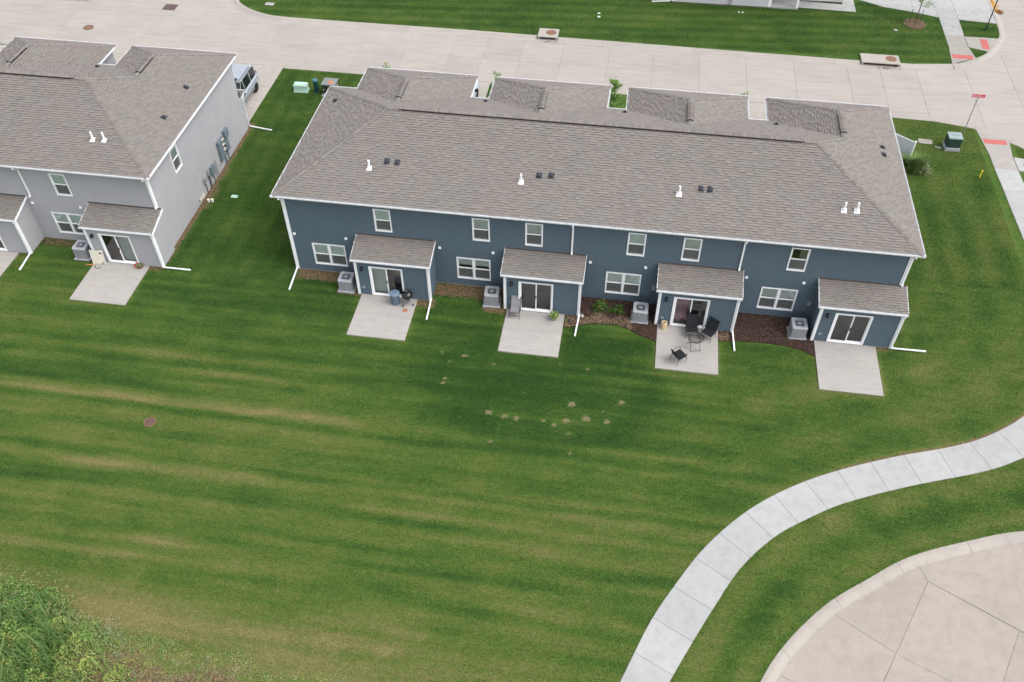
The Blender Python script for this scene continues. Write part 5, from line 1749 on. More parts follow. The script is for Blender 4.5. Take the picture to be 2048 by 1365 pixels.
for k in (1, 2):
    a = R(90 + 120 * k)
    MB().tube([(.31 * math.cos(a) - .02, .31 * math.sin(a), .07), (.31 * math.cos(a) + .02, .31 * math.sin(a), .07)], .07, 12).build('wheel', M['black'], kg)
MB().lathe([(.15, .24), (.16, .27), (.02, .25)], (0, 0, 0), 16).build('ash_pan', M['alu'], kg)
sd = thing('sandals', 'pair of small rusty red sandals lying on the patio in front of the kettle grill', 'sandals', (6.55, -2.42, .06), -.1)
for y in (-.06, .06):
    b = MB(); b.prism([(-.13, y - .035), (-.05, y - .025), (.06, y - .04), (.12, y - .02), (.12, y + .02), (.06, y + .04), (-.05, y + .025), (-.13, y + .035)], 0, .025)
    b.tube([(.02, y - .04, .02), (.03, y, .06), (.02, y + .04, .02)], .01, 5)
    b.build('sandal', M['rustred'], sd)

pp = thing('potted_plant', 'small potted plant with yellow flowers on the right side of the second patio', 'plant', (14.36, -1.95, .06))
b = MB(); b.lathe([(.09, 0), (.12, .20), (.13, .20), (.13, .23), (.10, .22), (.09, .17)], (0, 0, 0), 14); b.build('pot', M['terracotta'], pp)
r_ = np.random.RandomState(8)
n = 260
ph = r_.rand(n) * 6.28; el = r_.rand(n)
pts = np.stack([.24 * np.cos(ph) * el ** .5, .24 * np.sin(ph) * el ** .5, .22 + .26 * r_.rand(n)], 1)
fill_polys('foliage', leaf_quads(pts, .045, r_), None, r_.rand(n), M['leaf'], pp)
fill_polys('flower', leaf_quads(pts[:36] * 1.06, .03, r_, 1, .9), None, r_.rand(36), M['petal_yellow'], pp)

# pink blanket over the sofa seen through the third glass door
sofa = thing('sofa', 'sofa under a pink and white patterned blanket behind the third glass door', 'sofa', (20.85, -.62, .11), .0)
b = MB(); b.bbox(-.62, .42, -.45, .45, 0, .42, .05); b.bbox(-.62, .42, .30, .55, .0, .85, .06); b.build('frame', M['brown_wicker'], sofa)
b = MB()
rings = []
for i in range(13):
    x = -.66 + 1.12 * i / 12
    wv = .025 * math.sin(i * 1.9)
    rings.append([(x, -.52 + wv, .12 + .05 * math.sin(i)), (x, -.50 + wv * .5, .46), (x, -.1, .45 + wv * .4), (x, .25, .47), (x, .28, .88), (x, .58, .89), (x, .60, .5)])
b.loft(rings, closed=False, cap=False); b.build('blanket', M['blanket'], sofa, smooth=True)

# things on the gray townhouse patio
cb = thing('folding_panel', 'cream colored board leaning beside the glass door of the gray townhouse', 'board', (-11.02, -1.33, .06), .12)
b = MB()
def lean(x0, x1, z0, z1, d0, d1):
    return [(x0, .02 + z0 * .16 - d0, z0), (x1, .02 + z0 * .16 - d0, z0), (x1, .02 + z1 * .16 - d0, z1), (x0, .02 + z1 * .16 - d0, z1)]
b.loft([lean(-.33, .33, .04, .86, .03, 0), lean(-.33, .33, .04, .86, 0, 0)]); b.build('panel', M['board'], cb)
b = MB(); tubes(b, [[(-.35, .0, 0), (-.35, .15, .90), (.35, .15, .90), (.35, 0, 0)]], .016); b.build('frame', M['white'], cb)
MB().box(.18, .31, -.045, -.02, .12, .16).build('clip', M['black'], cb); MB().box(.18, .30, .06, .09, .72, .78).build('clip', M['black'], cb)
hz = thing('garden_hose', 'black looped hose lying below the leaning cream board', 'hose', (-11.02, -1.55, .07))
b = MB(); b.tube([(-.17, .10, .01), (-.17, 0, .01), (-.10, -.10, .01), (.02, -.13, .01), (.14, -.08, .012), (.17, .04, .01)], .014, 6); b.build('loop', M['black'], hz)
ostk = thing('garden_stake', 'orange tipped stick lying left of the leaning cream board', 'stick', (-11.55, -1.42, .03), .15)
MB().tube([(-.20, 0, .02), (.24, 0, .05)], .022, 6).build('stick', M['orange_wood'], ostk)
wr_ = thing('flower_basket', 'round brown basket with red ribbon and pale flowers by the gray townhouse door', 'basket', (-8.72, -1.22, .06))
b = MB(); b.lathe([(.15, 0), (.21, .14), (.19, .15), (.13, .04)], (0, 0, 0), 16); b.build('basket', M['brown_wicker'], wr_)
n = 90
ph = r_.rand(n) * 6.28; el = r_.rand(n) ** .5
pts = np.stack([.17 * np.cos(ph) * el, .17 * np.sin(ph) * el, .12 + .10 * r_.rand(n)], 1)
fill_polys('flower', leaf_quads(pts, .03, r_, 1, .8), None, r_.rand(n), M['leaf_pale'], wr_)
b = MB()
for k in range(5):
    a = 2.2 + k * .35
    b.tube([(.16 * math.cos(a), .16 * math.sin(a), .12), (.24 * math.cos(a), .24 * math.sin(a), .20), (.30 * math.cos(a + .2), .30 * math.sin(a + .2), .08)], .02, 5)
b.build('ribbon', M['red_ribbon'], wr_)
for (x, y, lab) in ((-7.22, 4.98, 'white capped pipe nearer to the gray end wall, of the two'), (-7.0, 5.02, 'white capped pipe farther from the gray end wall, of the two')):
    t = thing('cleanout_pipe', lab, 'pipe', (x, y, 0), 0, 'white pipe stubs by the gray end wall')
    MB().lathe([(.075, -.05), (.075, .16)], (0, 0, 0), 14).build('pipe', M['white'], t)
    MB().lathe([(.09, .13), (.09, .17), (.06, .185), (.01, .185)], (0, 0, 0), 14).build('cap', M['tan_plastic'], t)

# ------------------------------------------------------------------ utilities in the lawns
def cover(name, label, poly, mat, h=.03, cat='cover'):
    c = np.mean(np.array(poly), 0)
    p_ = [(x - c[0], y - c[1]) for x, y in poly]
    b = MB(); b.loft([[(x, y, -.03) for x, y in p_], [(x, y, h - .008) for x, y in p_], [(x * .96, y * .96, h) for x, y in p_]])
    o = b.build(name, mat, None, loc=(c[0], c[1], 0))
    return tag(o, label, cat)
def rrect(cx, cy, wx, wy, rz, rad=.08):
    out = []
    for sx, sy, a0 in ((1, 1, 0), (-1, 1, 90), (-1, -1, 180), (1, -1, 270)):
        for i in range(4):
            a = R(a0 + 30 * i)
            x = sx * (wx / 2 - rad) + rad * math.cos(a); y = sy * (wy / 2 - rad) + rad * math.sin(a)
            out.append((cx + x * math.cos(rz) - y * math.sin(rz), cy + x * math.sin(rz) + y * math.cos(rz)))
    return out
cover('vault_cover', 'large pale rounded utility lid in the lawn left of the green transformer', rrect(35.98, 17.55, .86, .52, -.06, .12), M['walk_warm'])
cover('vault_cover', 'small pale utility lid in the lawn right next to the green transformer', rrect(36.69, 16.98, .42, .20, -.25, .08), M['walk_warm'])
cover('vault_cover', 'pale square utility lid in the far lawn left of the staked sapling', rrect(36.15, 32.33, .28, .28, 0, .03), M['walk_warm'])
cover('vault_cover', 'white rectangular utility lid in the far lawn at the top left', rrect(-12.01, 29.72, .72, .42, 0, .06), M['walk'])
cover('vault_cover', 'pale green rectangular utility lid in the grass between the two townhouse rows', rrect(-5.87, 5.66, .42, .26, 0, .05), M['mint'])
cover('vault_cover', 'pale green square lid in the lawn across the street, the farther of the pair', rrect(13.84, 31.84, .22, .18, 0, .03), M['mint'])
cover('vault_cover', 'pale green square lid in the lawn across the street, the nearer of the pair', rrect(13.88, 31.28, .22, .22, 0, .03), M['mint'])
for x, lab in ((24.55, 'left of two white pipe caps in the lawn before the far house'), (24.83, 'right of two white pipe caps in the lawn before the far house')):
    tag(MB().lathe([(.06, -.05), (.06, .07), (.045, .09), (.01, .09)], (0, 0, 0), 12).build('pipe_cap', M['white'], None, loc=(x, 33.5, 0)), lab, 'pipe cap', 'white pipe caps in the far lawn')

def manhole(label, loc, r, mat, ringmat, spokes=True):
    t = thing('manhole_cover', label, 'manhole cover', loc)
    b = MB(); b.lathe([(r * 1.0, -.04), (r * 1.0, .012), (r * .84, .016), (r * .83, -.02)], (0, 0, 0), 28); b.build('ring', ringmat, t)
    b = MB(); b.lathe([(r * .82, -.03), (r * .82, .008), (.01, .010)], (0, 0, 0), 28)
    for k in range(12 if spokes else 0):
        a = k * math.pi / 6
        b.rtube([(r * .25 * math.cos(a), r * .25 * math.sin(a), .014), (r * .72 * math.cos(a), r * .72 * math.sin(a), .014)], .035, .012)
    b.lathe([(r * .16, .008), (r * .14, .022), (.005, .022)], (0, 0, 0), 12)
    b.build('lid', mat, t)
    return t
manhole('round rusty manhole cover alone in the big mown lawn', (-3.61, -11.38, .01), .28, M['iron'], M['rust'])
manhole('round manhole cover in the street near the top left', (-24.57, 24.28, ZR + .006), .38, M['rust'], M['iron_grey'], False)

gr = thing('drain_grate', 'dark rectangular drain grate in the street at the top left', 'drain grate', (-19.72, 28.3, ZR))
b = MB()
for i in range(9):
    b.box(-.44 + i * .105, -.44 + i * .105 + .05, -.42, .42, -.02, .012)
b.build('bars', M['iron_grey'], gr)
MB().box(-.52, .52, -.48, .48, -.03, .003).build('frame', M['iron'], gr)

def inlet(label, x0, x1, y0, y1, lid):
    t = thing('storm_inlet', label, 'storm drain', ((x0 + x1) / 2, y0, 0))
    hx = (x1 - x0) / 2
    d = y1 - y0
    MB().bbox(-hx, hx, -.02, d, .085, .15, .012).build('slab', M['drive'], t)
    b = MB(); b.box(-hx, -hx + .16, .0, d, -.3, .085); b.box(hx - .16, hx, 0, d, -.3, .085); b.box(-hx + .16, hx - .16, d - .15, d, -.3, .085); b.build('side_wall', M['drive'], t)
    MB().box(-hx + .16, hx - .16, .16, .18, -.3, .085).build('opening', M['ac_dark'], t)
    m = MB(); m.lathe([(.39, .15), (.39, .158), (.34, .160), (.02, .162)], (lid[0] - (x0 + x1) / 2, lid[1] - y0, 0), 28)
    for k in range(8):
        a = k * math.pi / 4
        m.box(lid[0] - (x0 + x1) / 2 + .22 * math.cos(a) - .02, lid[0] - (x0 + x1) / 2 + .22 * math.cos(a) + .02, lid[1] - y0 + .22 * math.sin(a) - .02, lid[1] - y0 + .22 * math.sin(a) + .02, .158, .168)
    m.build('lid', M['rust'], t)
inlet('small concrete storm drain box with rusty round lid, behind the middle of the blue roof', 9.62, 11.12, 27.36, 28.62, (10.57, 28.03))
inlet('long concrete storm drain box with rusty round lid, near the street corner', 33.05, 35.74, 26.98, 28.2, (35.16, 27.66))

# pedestal boxes beside the driveway at the upper left
bx = thing('utility_pedestal', 'pale mint green low utility box in the grass beside the dark green post', 'utility box', (-5.55, 17.75, 0), .04)
def tbox(mb, w0, d0, w1, d1, z0, z1):
    mb.loft([[(-w0, -d0, z0), (w0, -d0, z0), (w0, d0, z0), (-w0, d0, z0)], [(-w1, -d1, z1), (w1, -d1, z1), (w1, d1, z1), (-w1, d1, z1)]])
b = MB(); tbox(b, .50, .30, .48, .28, 0, .10); tbox(b, .46, .26, .44, .22, .10, .44); b.build('body', M['mint'], bx)
b = MB(); tbox(b, .47, .25, .46, .22, .44, .52); tbox(b, .46, .22, .40, .12, .52, .60); b.build('lid', M['mint'], bx)
cy = thing('utility_pedestal', 'dark green cylindrical utility post between the mint box and the transformer', 'utility box', (-4.45, 17.72, 0))
MB().lathe([(.20, 0), (.20, .06), (.165, .08), (.165, .88)], (0, 0, 0), 20).build('body', M['deep_green'], cy)
MB().lathe([(.175, .84), (.18, .92), (.15, .97), (.02, .98)], (0, 0, 0), 20).build('cap', M['teal_cap'], cy)
tx = thing('transformer', 'olive green transformer box with orange paint marks on its lid, behind the roof corner', 'transformer', (-3.42, 17.75, 0))
MB().bbox(-.55, .55, -.55, .60, 0, .08, .02).build('pad', M['pad_gray'], tx)
MB().bbox(-.46, .46, -.42, .45, .08, .82, .02).build('body', M['olive'], tx)
ld = MB(); tbox(ld, .50, .47, .49, .46, .82, .88); ld = ld.build('lid', M['olive_top'], tx)
b = MB(); b.lathe([(.15, 0), (.14, .004), (.01, .005)], (.12, -.12, .88), 12); b.lathe([(.05, 0), (.01, .005)], (-.12, .12, .88), 10); b.build('paint_mark', M['orange_paint'], ld)
b = MB(); b.box(-.40, -.32, -.432, -.42, .42, .50); b.box(-.40, -.20, -.432, -.42, .12, .16); b.build('label', M['tan_plastic'], tx)
b = MB(); b.box(.462, .475, -.1, -.02, .55, .66); b.box(.462, .475, .1, .2, .45, .66); b.build('label', M['tan_plastic'], tx)
t2 = thing('transformer', 'dark green transformer cabinet on a gray base in the corner lawn by the street sign', 'transformer', (37.45, 17.05, 0), .03)
MB().bbox(-.44, .44, -.40, .40, -.05, .24, .02).build('base', M['pad_gray'], t2)
MB().bbox(-.41, .41, -.36, .36, .24, .88, .02).build('body', M['xf_green'], t2)
b = MB(); tbox(b, .43, .38, .42, .37, .88, .94); ld = b.build('lid', M['xf_lid'], t2)
MB().box(-.2, .3, .02, .035, .94, .952).build('seam', M['xf_green'], ld)

# street sign
sg = thing('street_sign', 'red street name sign on a thin gray pole at the right street corner', 'street sign', (38.55, 18.85, 0))
MB().tube([(0, 0, -.1), (0, 0, 2.62)], .032, 8).build('pole', M['galv'], sg)
MB().bbox(-.40, .40, -.012, .012, 2.62, 2.86, .004).build('blade', M['red_sign'], sg)
MB().box(-.03, .03, -.03, .03, 2.55, 2.64).build('bracket', M['galv'], sg)
b = MB()
for x0, x1, z0, z1 in ((-.39, .39, 2.632, 2.642), (-.39, .39, 2.838, 2.848), (-.39, -.38, 2.642, 2.838), (.38, .39, 2.642, 2.838)):
    b.box(x0, x1, -.0135, -.0125, z0, z1)
b.build('border', M['white'], sg)
for txt, sz, x in (('ANNE', .20, -.375), ('LN', .11, .19)):
    fc = bpy.data.curves.new('lettering', 'FONT')
    fc.body = txt; fc.size = sz; fc.extrude = .001
    fo = bpy.data.objects.new('lettering', fc)
    fo.data.materials.append(M['white'])
    fm = bpy.data.meshes.new_from_object(fo)
    bpy.data.objects.remove(fo)
    fm.name = 'lettering'
    fo = link('lettering', fm, sg)
    fo.rotation_euler = (R(90), 0, 0); fo.location = (x, -.0145, 2.67)
pl = thing('lamp_post', 'thin dark pole in the small corner lawn at the top right', 'pole', (42.79, 33.23, 0))
MB().tube([(0, 0, -.1), (0, 0, .35)], .06, 8).build('base', M['frame_dark'], pl)
MB().tube([(0, 0, .3), (0, 0, 4.2)], .042, 8).build('pole', M['frame_dark'], pl)
MB().lathe([(.05, 4.2), (.16, 4.3), (.18, 4.6), (.08, 4.75)], (0, 0, 0), 10).build('lamp_head', M['frame_dark'], pl)
fg = thing('marker_flag', 'small yellow utility marker post in the right lawn near the sidewalk', 'marker', (38.63, 14.05, 0))
MB().tube([(0, 0, 0), (.05, .12, .42)], .035, 6).build('post', M['yellow'], fg)
MB().lathe([(.05, .38), (.05, .44), (.02, .46)], (.05, .12, 0), 8).build('cap', M['yellow'], fg)

# white screen panel with grasses at the right end of the blue row
sp = thing('screen_panel', 'white privacy screen panel standing beside the right end of the blue house', 'screen', (34.05, 15.4, 0), R(-38))
MB().bbox(-.95, .62, -.03, .03, .06, 1.50, .01).build('panel', M['panel_white'], sp)
for x in (-.95, .62):
    MB().bbox(x - .05, x + .05, -.05, .05, -.1, 1.58, .01).build('post', M['white'], sp)
def tuft(name, label, loc, n, hgt, spread, mat, seed, cat='grass clump', wid=.012):
    t = thing(name, label, cat, loc)
    r = np.random.RandomState(seed)
    ph = r.rand(n) * 6.283; u = r.rand(n) ** .6
    b0 = np.stack([.25 * spread * u * np.cos(ph), .25 * spread * u * np.sin(ph), np.zeros(n)], 1)
    hh = hgt * r.uniform(.6, 1.1, n)
    mid = b0 + np.stack([.45 * spread * u * np.cos(ph), .45 * spread * u * np.sin(ph), hh * .7], 1)
    top = b0 + np.stack([1.0 * spread * u * np.cos(ph), 1.0 * spread * u * np.sin(ph), hh], 1)
    sd = np.stack([-np.sin(ph), np.cos(ph), np.zeros(n)], 1) * wid
    V = np.concatenate([np.stack([b0 - sd, b0 + sd, mid + sd * .9, mid - sd * .9], 1), np.stack([mid - sd * .9, mid + sd * .9, top + sd * .2, top - sd * .2], 1)])
    tn = r.rand(n)
    fill_polys('blades', V, None, np.concatenate([tn * .7, tn]), mat, t)
    return t
tuft('ornamental_grass', 'tall green ornamental grass clump beside the white screen panel', (34.72, 13.98, 0), 900, 1.15, .62, M['blade'], 21)
bush('pale_shrub', 'pale green shrub right of the ornamental grass by the white screen panel', (35.28, 14.05, 0), .48, .75, 900, M['leaf_pale'], .05, 23)
tuft('ornamental_grass', 'low dark grass tuft between the tall ornamental grass and the blue house roof', (34.25, 14.55, 0), 400, .7, .5, M['blade'], 25)

# ------------------------------------------------------------------ young trees
def tree(label, loc, hgt, rad, n, seed, z0=.9, stakes=0, mat='leaf', cat='tree', name='young_tree', trunk=.03, group=None):
    t = thing(name, label, cat, loc, 0, group)
    r = np.random.RandomState(seed)
    b = MB()
    b.tube([(0, 0, -.05), (.02, .01, hgt * .4), (-.02, .02, hgt * .75), (0, 0, hgt * .97)], trunk, 7, r1=trunk * .3)
    tips = []
    nb = 11
    for k in range(nb):
        a = k * 2.4 + seed; zz = z0 + (hgt - z0) * (k + .3) / nb
        L = rad * (1.1 - .55 * (k / nb)) * r.uniform(.8, 1.15)
        tip = (L * math.cos(a), L * math.sin(a), zz + .35 * L + .15)
        b.tube([(0, 0, zz), (tip[0] * .5, tip[1] * .5, zz + .12 * L), tip], trunk * .4, 5, r1=trunk * .12)
        tips.append(tip)
    tips.append((0, 0, hgt))
    b.build('trunk', M['bark'], t)
    P_ = []
    per = n // len(tips)
    for tp in tips:
        f = r.rand(per)[:, None] ** .7
        base = np.array((0, 0, tp[2] - .25))
        c = base + (np.array(tp) - base) * f
        P_.append(c + r.normal(size=(per, 3)) * np.array((.11, .11, .09)) * rad * 1.5)
    P_ = np.concatenate(P_)
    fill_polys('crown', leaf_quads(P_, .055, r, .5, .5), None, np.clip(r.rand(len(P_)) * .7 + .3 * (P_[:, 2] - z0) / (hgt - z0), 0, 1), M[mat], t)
    for k in range(stakes):
        a = k * 2.1 + .5
        MB().tube([(.42 * math.cos(a), .42 * math.sin(a), -.05), (.46 * math.cos(a), .46 * math.sin(a), 1.0)], .022, 6).build('stake', M['stake'], t)
    return t
gtr = 'young front yard trees behind the blue row'
tree('young tree whose twig tips show behind the roof of the first blue garage', (.78, 17.5, 0), 2.62, .42, 330, 3, group=gtr)
tree('young tree whose green tip shows between the first and second garage roofs', (8.22, 17.5, 0), 2.55, .38, 420, 4, group=gtr)
tree('young leafy tree fully visible in the gap between the second and third garage roofs', (15.92, 17.9, 0), 2.45, .55, 2200, 6, z0=.2, group=gtr)
tree('young tree whose tip barely shows behind the fourth garage roof', (24.1, 17.5, 0), 2.48, .35, 330, 7, group=gtr)
bush('yellow_shrub', 'yellow green shrub top showing behind the gray townhouse garage roof', (-21.75, 17.8, 0), .62, 2.5, 900, M['leaf_yellow'], .06, 9)
mr = MB(); mr.loft([[(.80 * math.cos(k * math.pi / 14) * (1 + .06 * math.sin(k * 2.3)), .86 * math.sin(k * math.pi / 14) * (1 + .05 * math.sin(k * 1.7)), .004) for k in range(28)], [(.6 * math.cos(k * math.pi / 14), .6 * math.sin(k * math.pi / 14), .05) for k in range(28)]])
mr.build('mulch_ring', M['weed_soil'], None, kind='structure', loc=(37.68, 33.5, 0))
rr_ = np.random.RandomState(31)
ph = rr_.rand(1100) * 6.28; ra_ = .82 * rr_.rand(1100) ** .5
fill_polys('bark_mulch', leaf_quads(np.stack([37.68 + ra_ * np.cos(ph), 33.5 + ra_ * np.sin(ph), .05 + .02 * rr_.rand(1100)], 1), .05, rr_, 2, .35), None, rr_.rand(1100), M['mulch_faded'], None, 'stuff')
tree('staked young maple tree in a round mulch ring at the top right', (37.70, 33.55, 0), 3.6, .85, 1700, 12, z0=1.35, stakes=3, trunk=.04)

# leaf litter swept against the far kerb
rr_ = np.random.RandomState(33)
n = 1500
yy = rr_.uniform(36.3, 41, n); xx = 44.06 + (38.5 - yy) * .0 + np.abs(rr_.normal(size=n)) * .20
k = rr_.rand(n) < .92
fill_polys('leaf_litter', leaf_quads(np.stack([xx, yy, ZR + .03 + .07 * rr_.rand(n)], 1), .06, rr_, 1.5, .6), None, np.clip(rr_.rand(n) * .6 + .4 * (yy > 36.9), 0, 1), M['litter'], None, 'stuff')
ph = rr_.rand(220) * 6.28
fill_polys('leaf_litter', leaf_quads(np.stack([44.55 + .28 * rr_.rand(220) * np.cos(ph), 36.55 + .35 * rr_.rand(220) * np.sin(ph), ZR + .03 + .06 * rr_.rand(220)], 1), .05, rr_, 1.5, .6), None, rr_.rand(220) * .15, M['litter'], None, 'stuff')
# gutter debris by the storm drains
for cx, cy_, nn_ in ((34.9, 26.7, 60), (10.6, 27.05, 40)):
    fill_polys('gutter_debris', leaf_quads(np.stack([cx + rr_.normal(size=nn_) * .5, cy_ + rr_.normal(size=nn_) * .12, np.full(nn_, ZR + .02)], 1), .05, rr_, 2, .4), None, rr_.rand(nn_) * .3, M['mulch_faded'], None, 'stuff')

# ------------------------------------------------------------------ rough weeds in the near left corner
def rough():
    r = np.random.RandomState(41)
    n = 17000
    x = r.uniform(-9, 2.2, n); y = r.uniform(-26, -19.4, n)
    edge = np.interp(x, [-9, -6.3, -5.1, -3.3, -2.2, -.6, .2, 2.2], [-19.75, -19.8, -19.75, -20.15, -20.75, -21.4, -22.15, -23.5])
    dens_ = np.clip((edge - y) / .55, 0, 1)
    k = (r.rand(n) < dens_) & ~((x > -2.0) & (y < -22.0) & (r.rand(n) < .85))
    x, y = x[k], y[k]; n = len(x)
    lump = .55 + .45 * np.sin(x * 2.3 + 1) * np.sin(y * 1.9) + .2 * np.sin(x * 6.1 + y * 4)
    core = 1.22 * np.clip((edge[k] - y) / 1.3, .18, 1)
    hh = core * (.35 + .55 * np.clip(lump, 0, 1.2)) * r.uniform(.6, 1.25, n)
    ph = r.rand(n) * 6.283; ln = r.uniform(.15, .65, n) * hh + .04
    b0 = np.stack([x, y, np.zeros(n)], 1)
    mid = b0 + np.stack([ln * .35 * np.cos(ph), ln * .35 * np.sin(ph), hh * .65], 1)
    top = b0 + np.stack([ln * np.cos(ph), ln * np.sin(ph), hh], 1)
    sd = np.stack([-np.sin(ph), np.cos(ph), np.zeros(n)], 1) * r.uniform(.008, .02, n)[:, None]
    V = np.concatenate([np.stack([b0 - sd, b0 + sd, mid + sd, mid - sd], 1), np.stack([mid - sd, mid + sd, top + sd * .2, top - sd * .2], 1)])
    tn = np.clip(.30 + .35 * np.sin(x * 1.3 + y) + r.normal(size=n) * .22, 0, 1)
    fill_polys('tall_weeds', V, None, np.concatenate([tn * .8, tn]), M['blade'], None, 'stuff')
    # broad leaved plants, yellow green towards the corner
    m = 34000
    cx = r.uniform(-7.5, 1.0, 420); cyy = r.uniform(-25.5, -20.1, 420)
    ed = np.interp(cx, [-9, -6.3, -5.1, -3.3, -2.2, -.6, .2, 2.2], [-19.75, -19.8, -19.75, -20.15, -20.75, -21.4, -22.15, -23.5])
    kk = (ed - cyy > .25) & ~((cx > -1.9) & (cyy < -22.1) & (r.rand(420) < .6))
    cx, cyy = cx[kk], cyy[kk]
    hcl = r.uniform(.35, 1.0, len(cx)) * np.clip((ed[kk] - cyy) / 1.2, .3, 1)
    i = r.randint(0, len(cx), m)
    rad = r.rand(m) ** .5 * .42
    a = r.rand(m) * 6.283
    P_ = np.stack([cx[i] + rad * np.cos(a), cyy[i] + rad * np.sin(a), .05 + hcl[i] * (1 - (rad / .50) ** 2) * r.uniform(.6, 1.05, m)], 1)
    yel = ((P_[:, 1] < -21.9 + .5 * np.sin(P_[:, 0] * 2)) & (r.rand(m) < .6)) | (r.rand(m) < .15)
    V = leaf_quads(P_, .042, r, .9, .42)
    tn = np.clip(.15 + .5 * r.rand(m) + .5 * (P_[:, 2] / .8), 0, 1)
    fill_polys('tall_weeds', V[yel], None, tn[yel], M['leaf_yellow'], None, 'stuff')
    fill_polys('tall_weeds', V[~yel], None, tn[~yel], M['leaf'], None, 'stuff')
    # dry seed heads
    s_n = 420
    x = r.uniform(-8, -.6, s_n); y = r.uniform(-22.0, -19.9, s_n)
    ed = np.interp(x, [-9, -6.3, -5.1, -3.3, -2.2, -.6, .2, 2.2], [-19.75, -19.8, -19.75, -20.15, -20.75, -21.4, -22.15, -23.5])
    k = (ed - y > -.05) & (r.rand(s_n) < .6)
    x, y = x[k], y[k]; n = len(x)
    h1 = r.uniform(.5, 1.15, n); ph = r.normal(size=n) * .5 + .6
    b0 = np.stack([x, y, np.zeros(n)], 1); top = b0 + np.stack([.3 * np.cos(ph), .3 * np.sin(ph), h1], 1); tip = top + np.stack([.13 * np.cos(ph), .13 * np.sin(ph), .02 + 0 * h1], 1)
    sd = np.stack([-np.sin(ph), np.cos(ph), 0 * ph], 1)
    V = np.concatenate([np.stack([b0 - sd * .004, b0 + sd * .004, top + sd * .004, top - sd * .004], 1), np.stack([top - sd * .004, top + sd * .016, tip + sd * .010, tip - sd * .012], 1)])
    fill_polys('tall_weeds', V, None, r.rand(2 * n), M['blade_dry'], None, 'stuff')
    # white flowered mat and loose low weeds on the thin soil
    w_ = 190
    x = -.9 + r.normal(size=w_) * .30; y = -21.4 + r.normal(size=w_) * .36
    fill_polys('white_clover', leaf_quads(np.stack([x, y, .08 + .06 * r.rand(w_)], 1), .012, r, 2, .9), None, r.rand(w_), M['petal_white'], None, 'stuff')
    # loose low weeds: clumps of every size over the thin soil
    X_, Y_, S_ = [], [], []
    for k in range(520):
        cx_ = r.uniform(-2.6, 10.5); cy_ = -21.5 - .10 * (cx_ - 2) + .45 * math.sin(cx_ * 1.7) * .4 - abs(r.normal()) * 1.3
        rad_ = .05 + .22 * r.rand() ** 2.2; m_ = int(8 + 900 * rad_ ** 2 + 20 * r.rand())
        X_.append(cx_ + r.normal(size=m_) * rad_ * r.uniform(.7, 1.6)); Y_.append(cy_ + r.normal(size=m_) * rad_); S_.append(np.full(m_, r.rand()))
    x, y, sp_ = np.concatenate(X_), np.concatenate(Y_), np.concatenate(S_)
    nn_ = len(x)
    V = leaf_quads(np.stack([x, y, .015 + .09 * r.rand(nn_) ** 2], 1), .030, r, 1.0, .40)
    tn = np.clip(sp_ * .6 + .4 * r.rand(nn_), 0, 1)
    for lo_, hi_, mat_ in ((0, .45, 'leaf'), (.45, .75, 'leaf_yellow'), (.75, .9, 'leaf_pale'), (.9, 1.1, 'blade_dry')):
        k = (sp_ >= lo_) & (sp_ < hi_)
        fill_polys('low_weeds', V[k], None, tn[k], M[mat_], None, 'stuff')
rough()

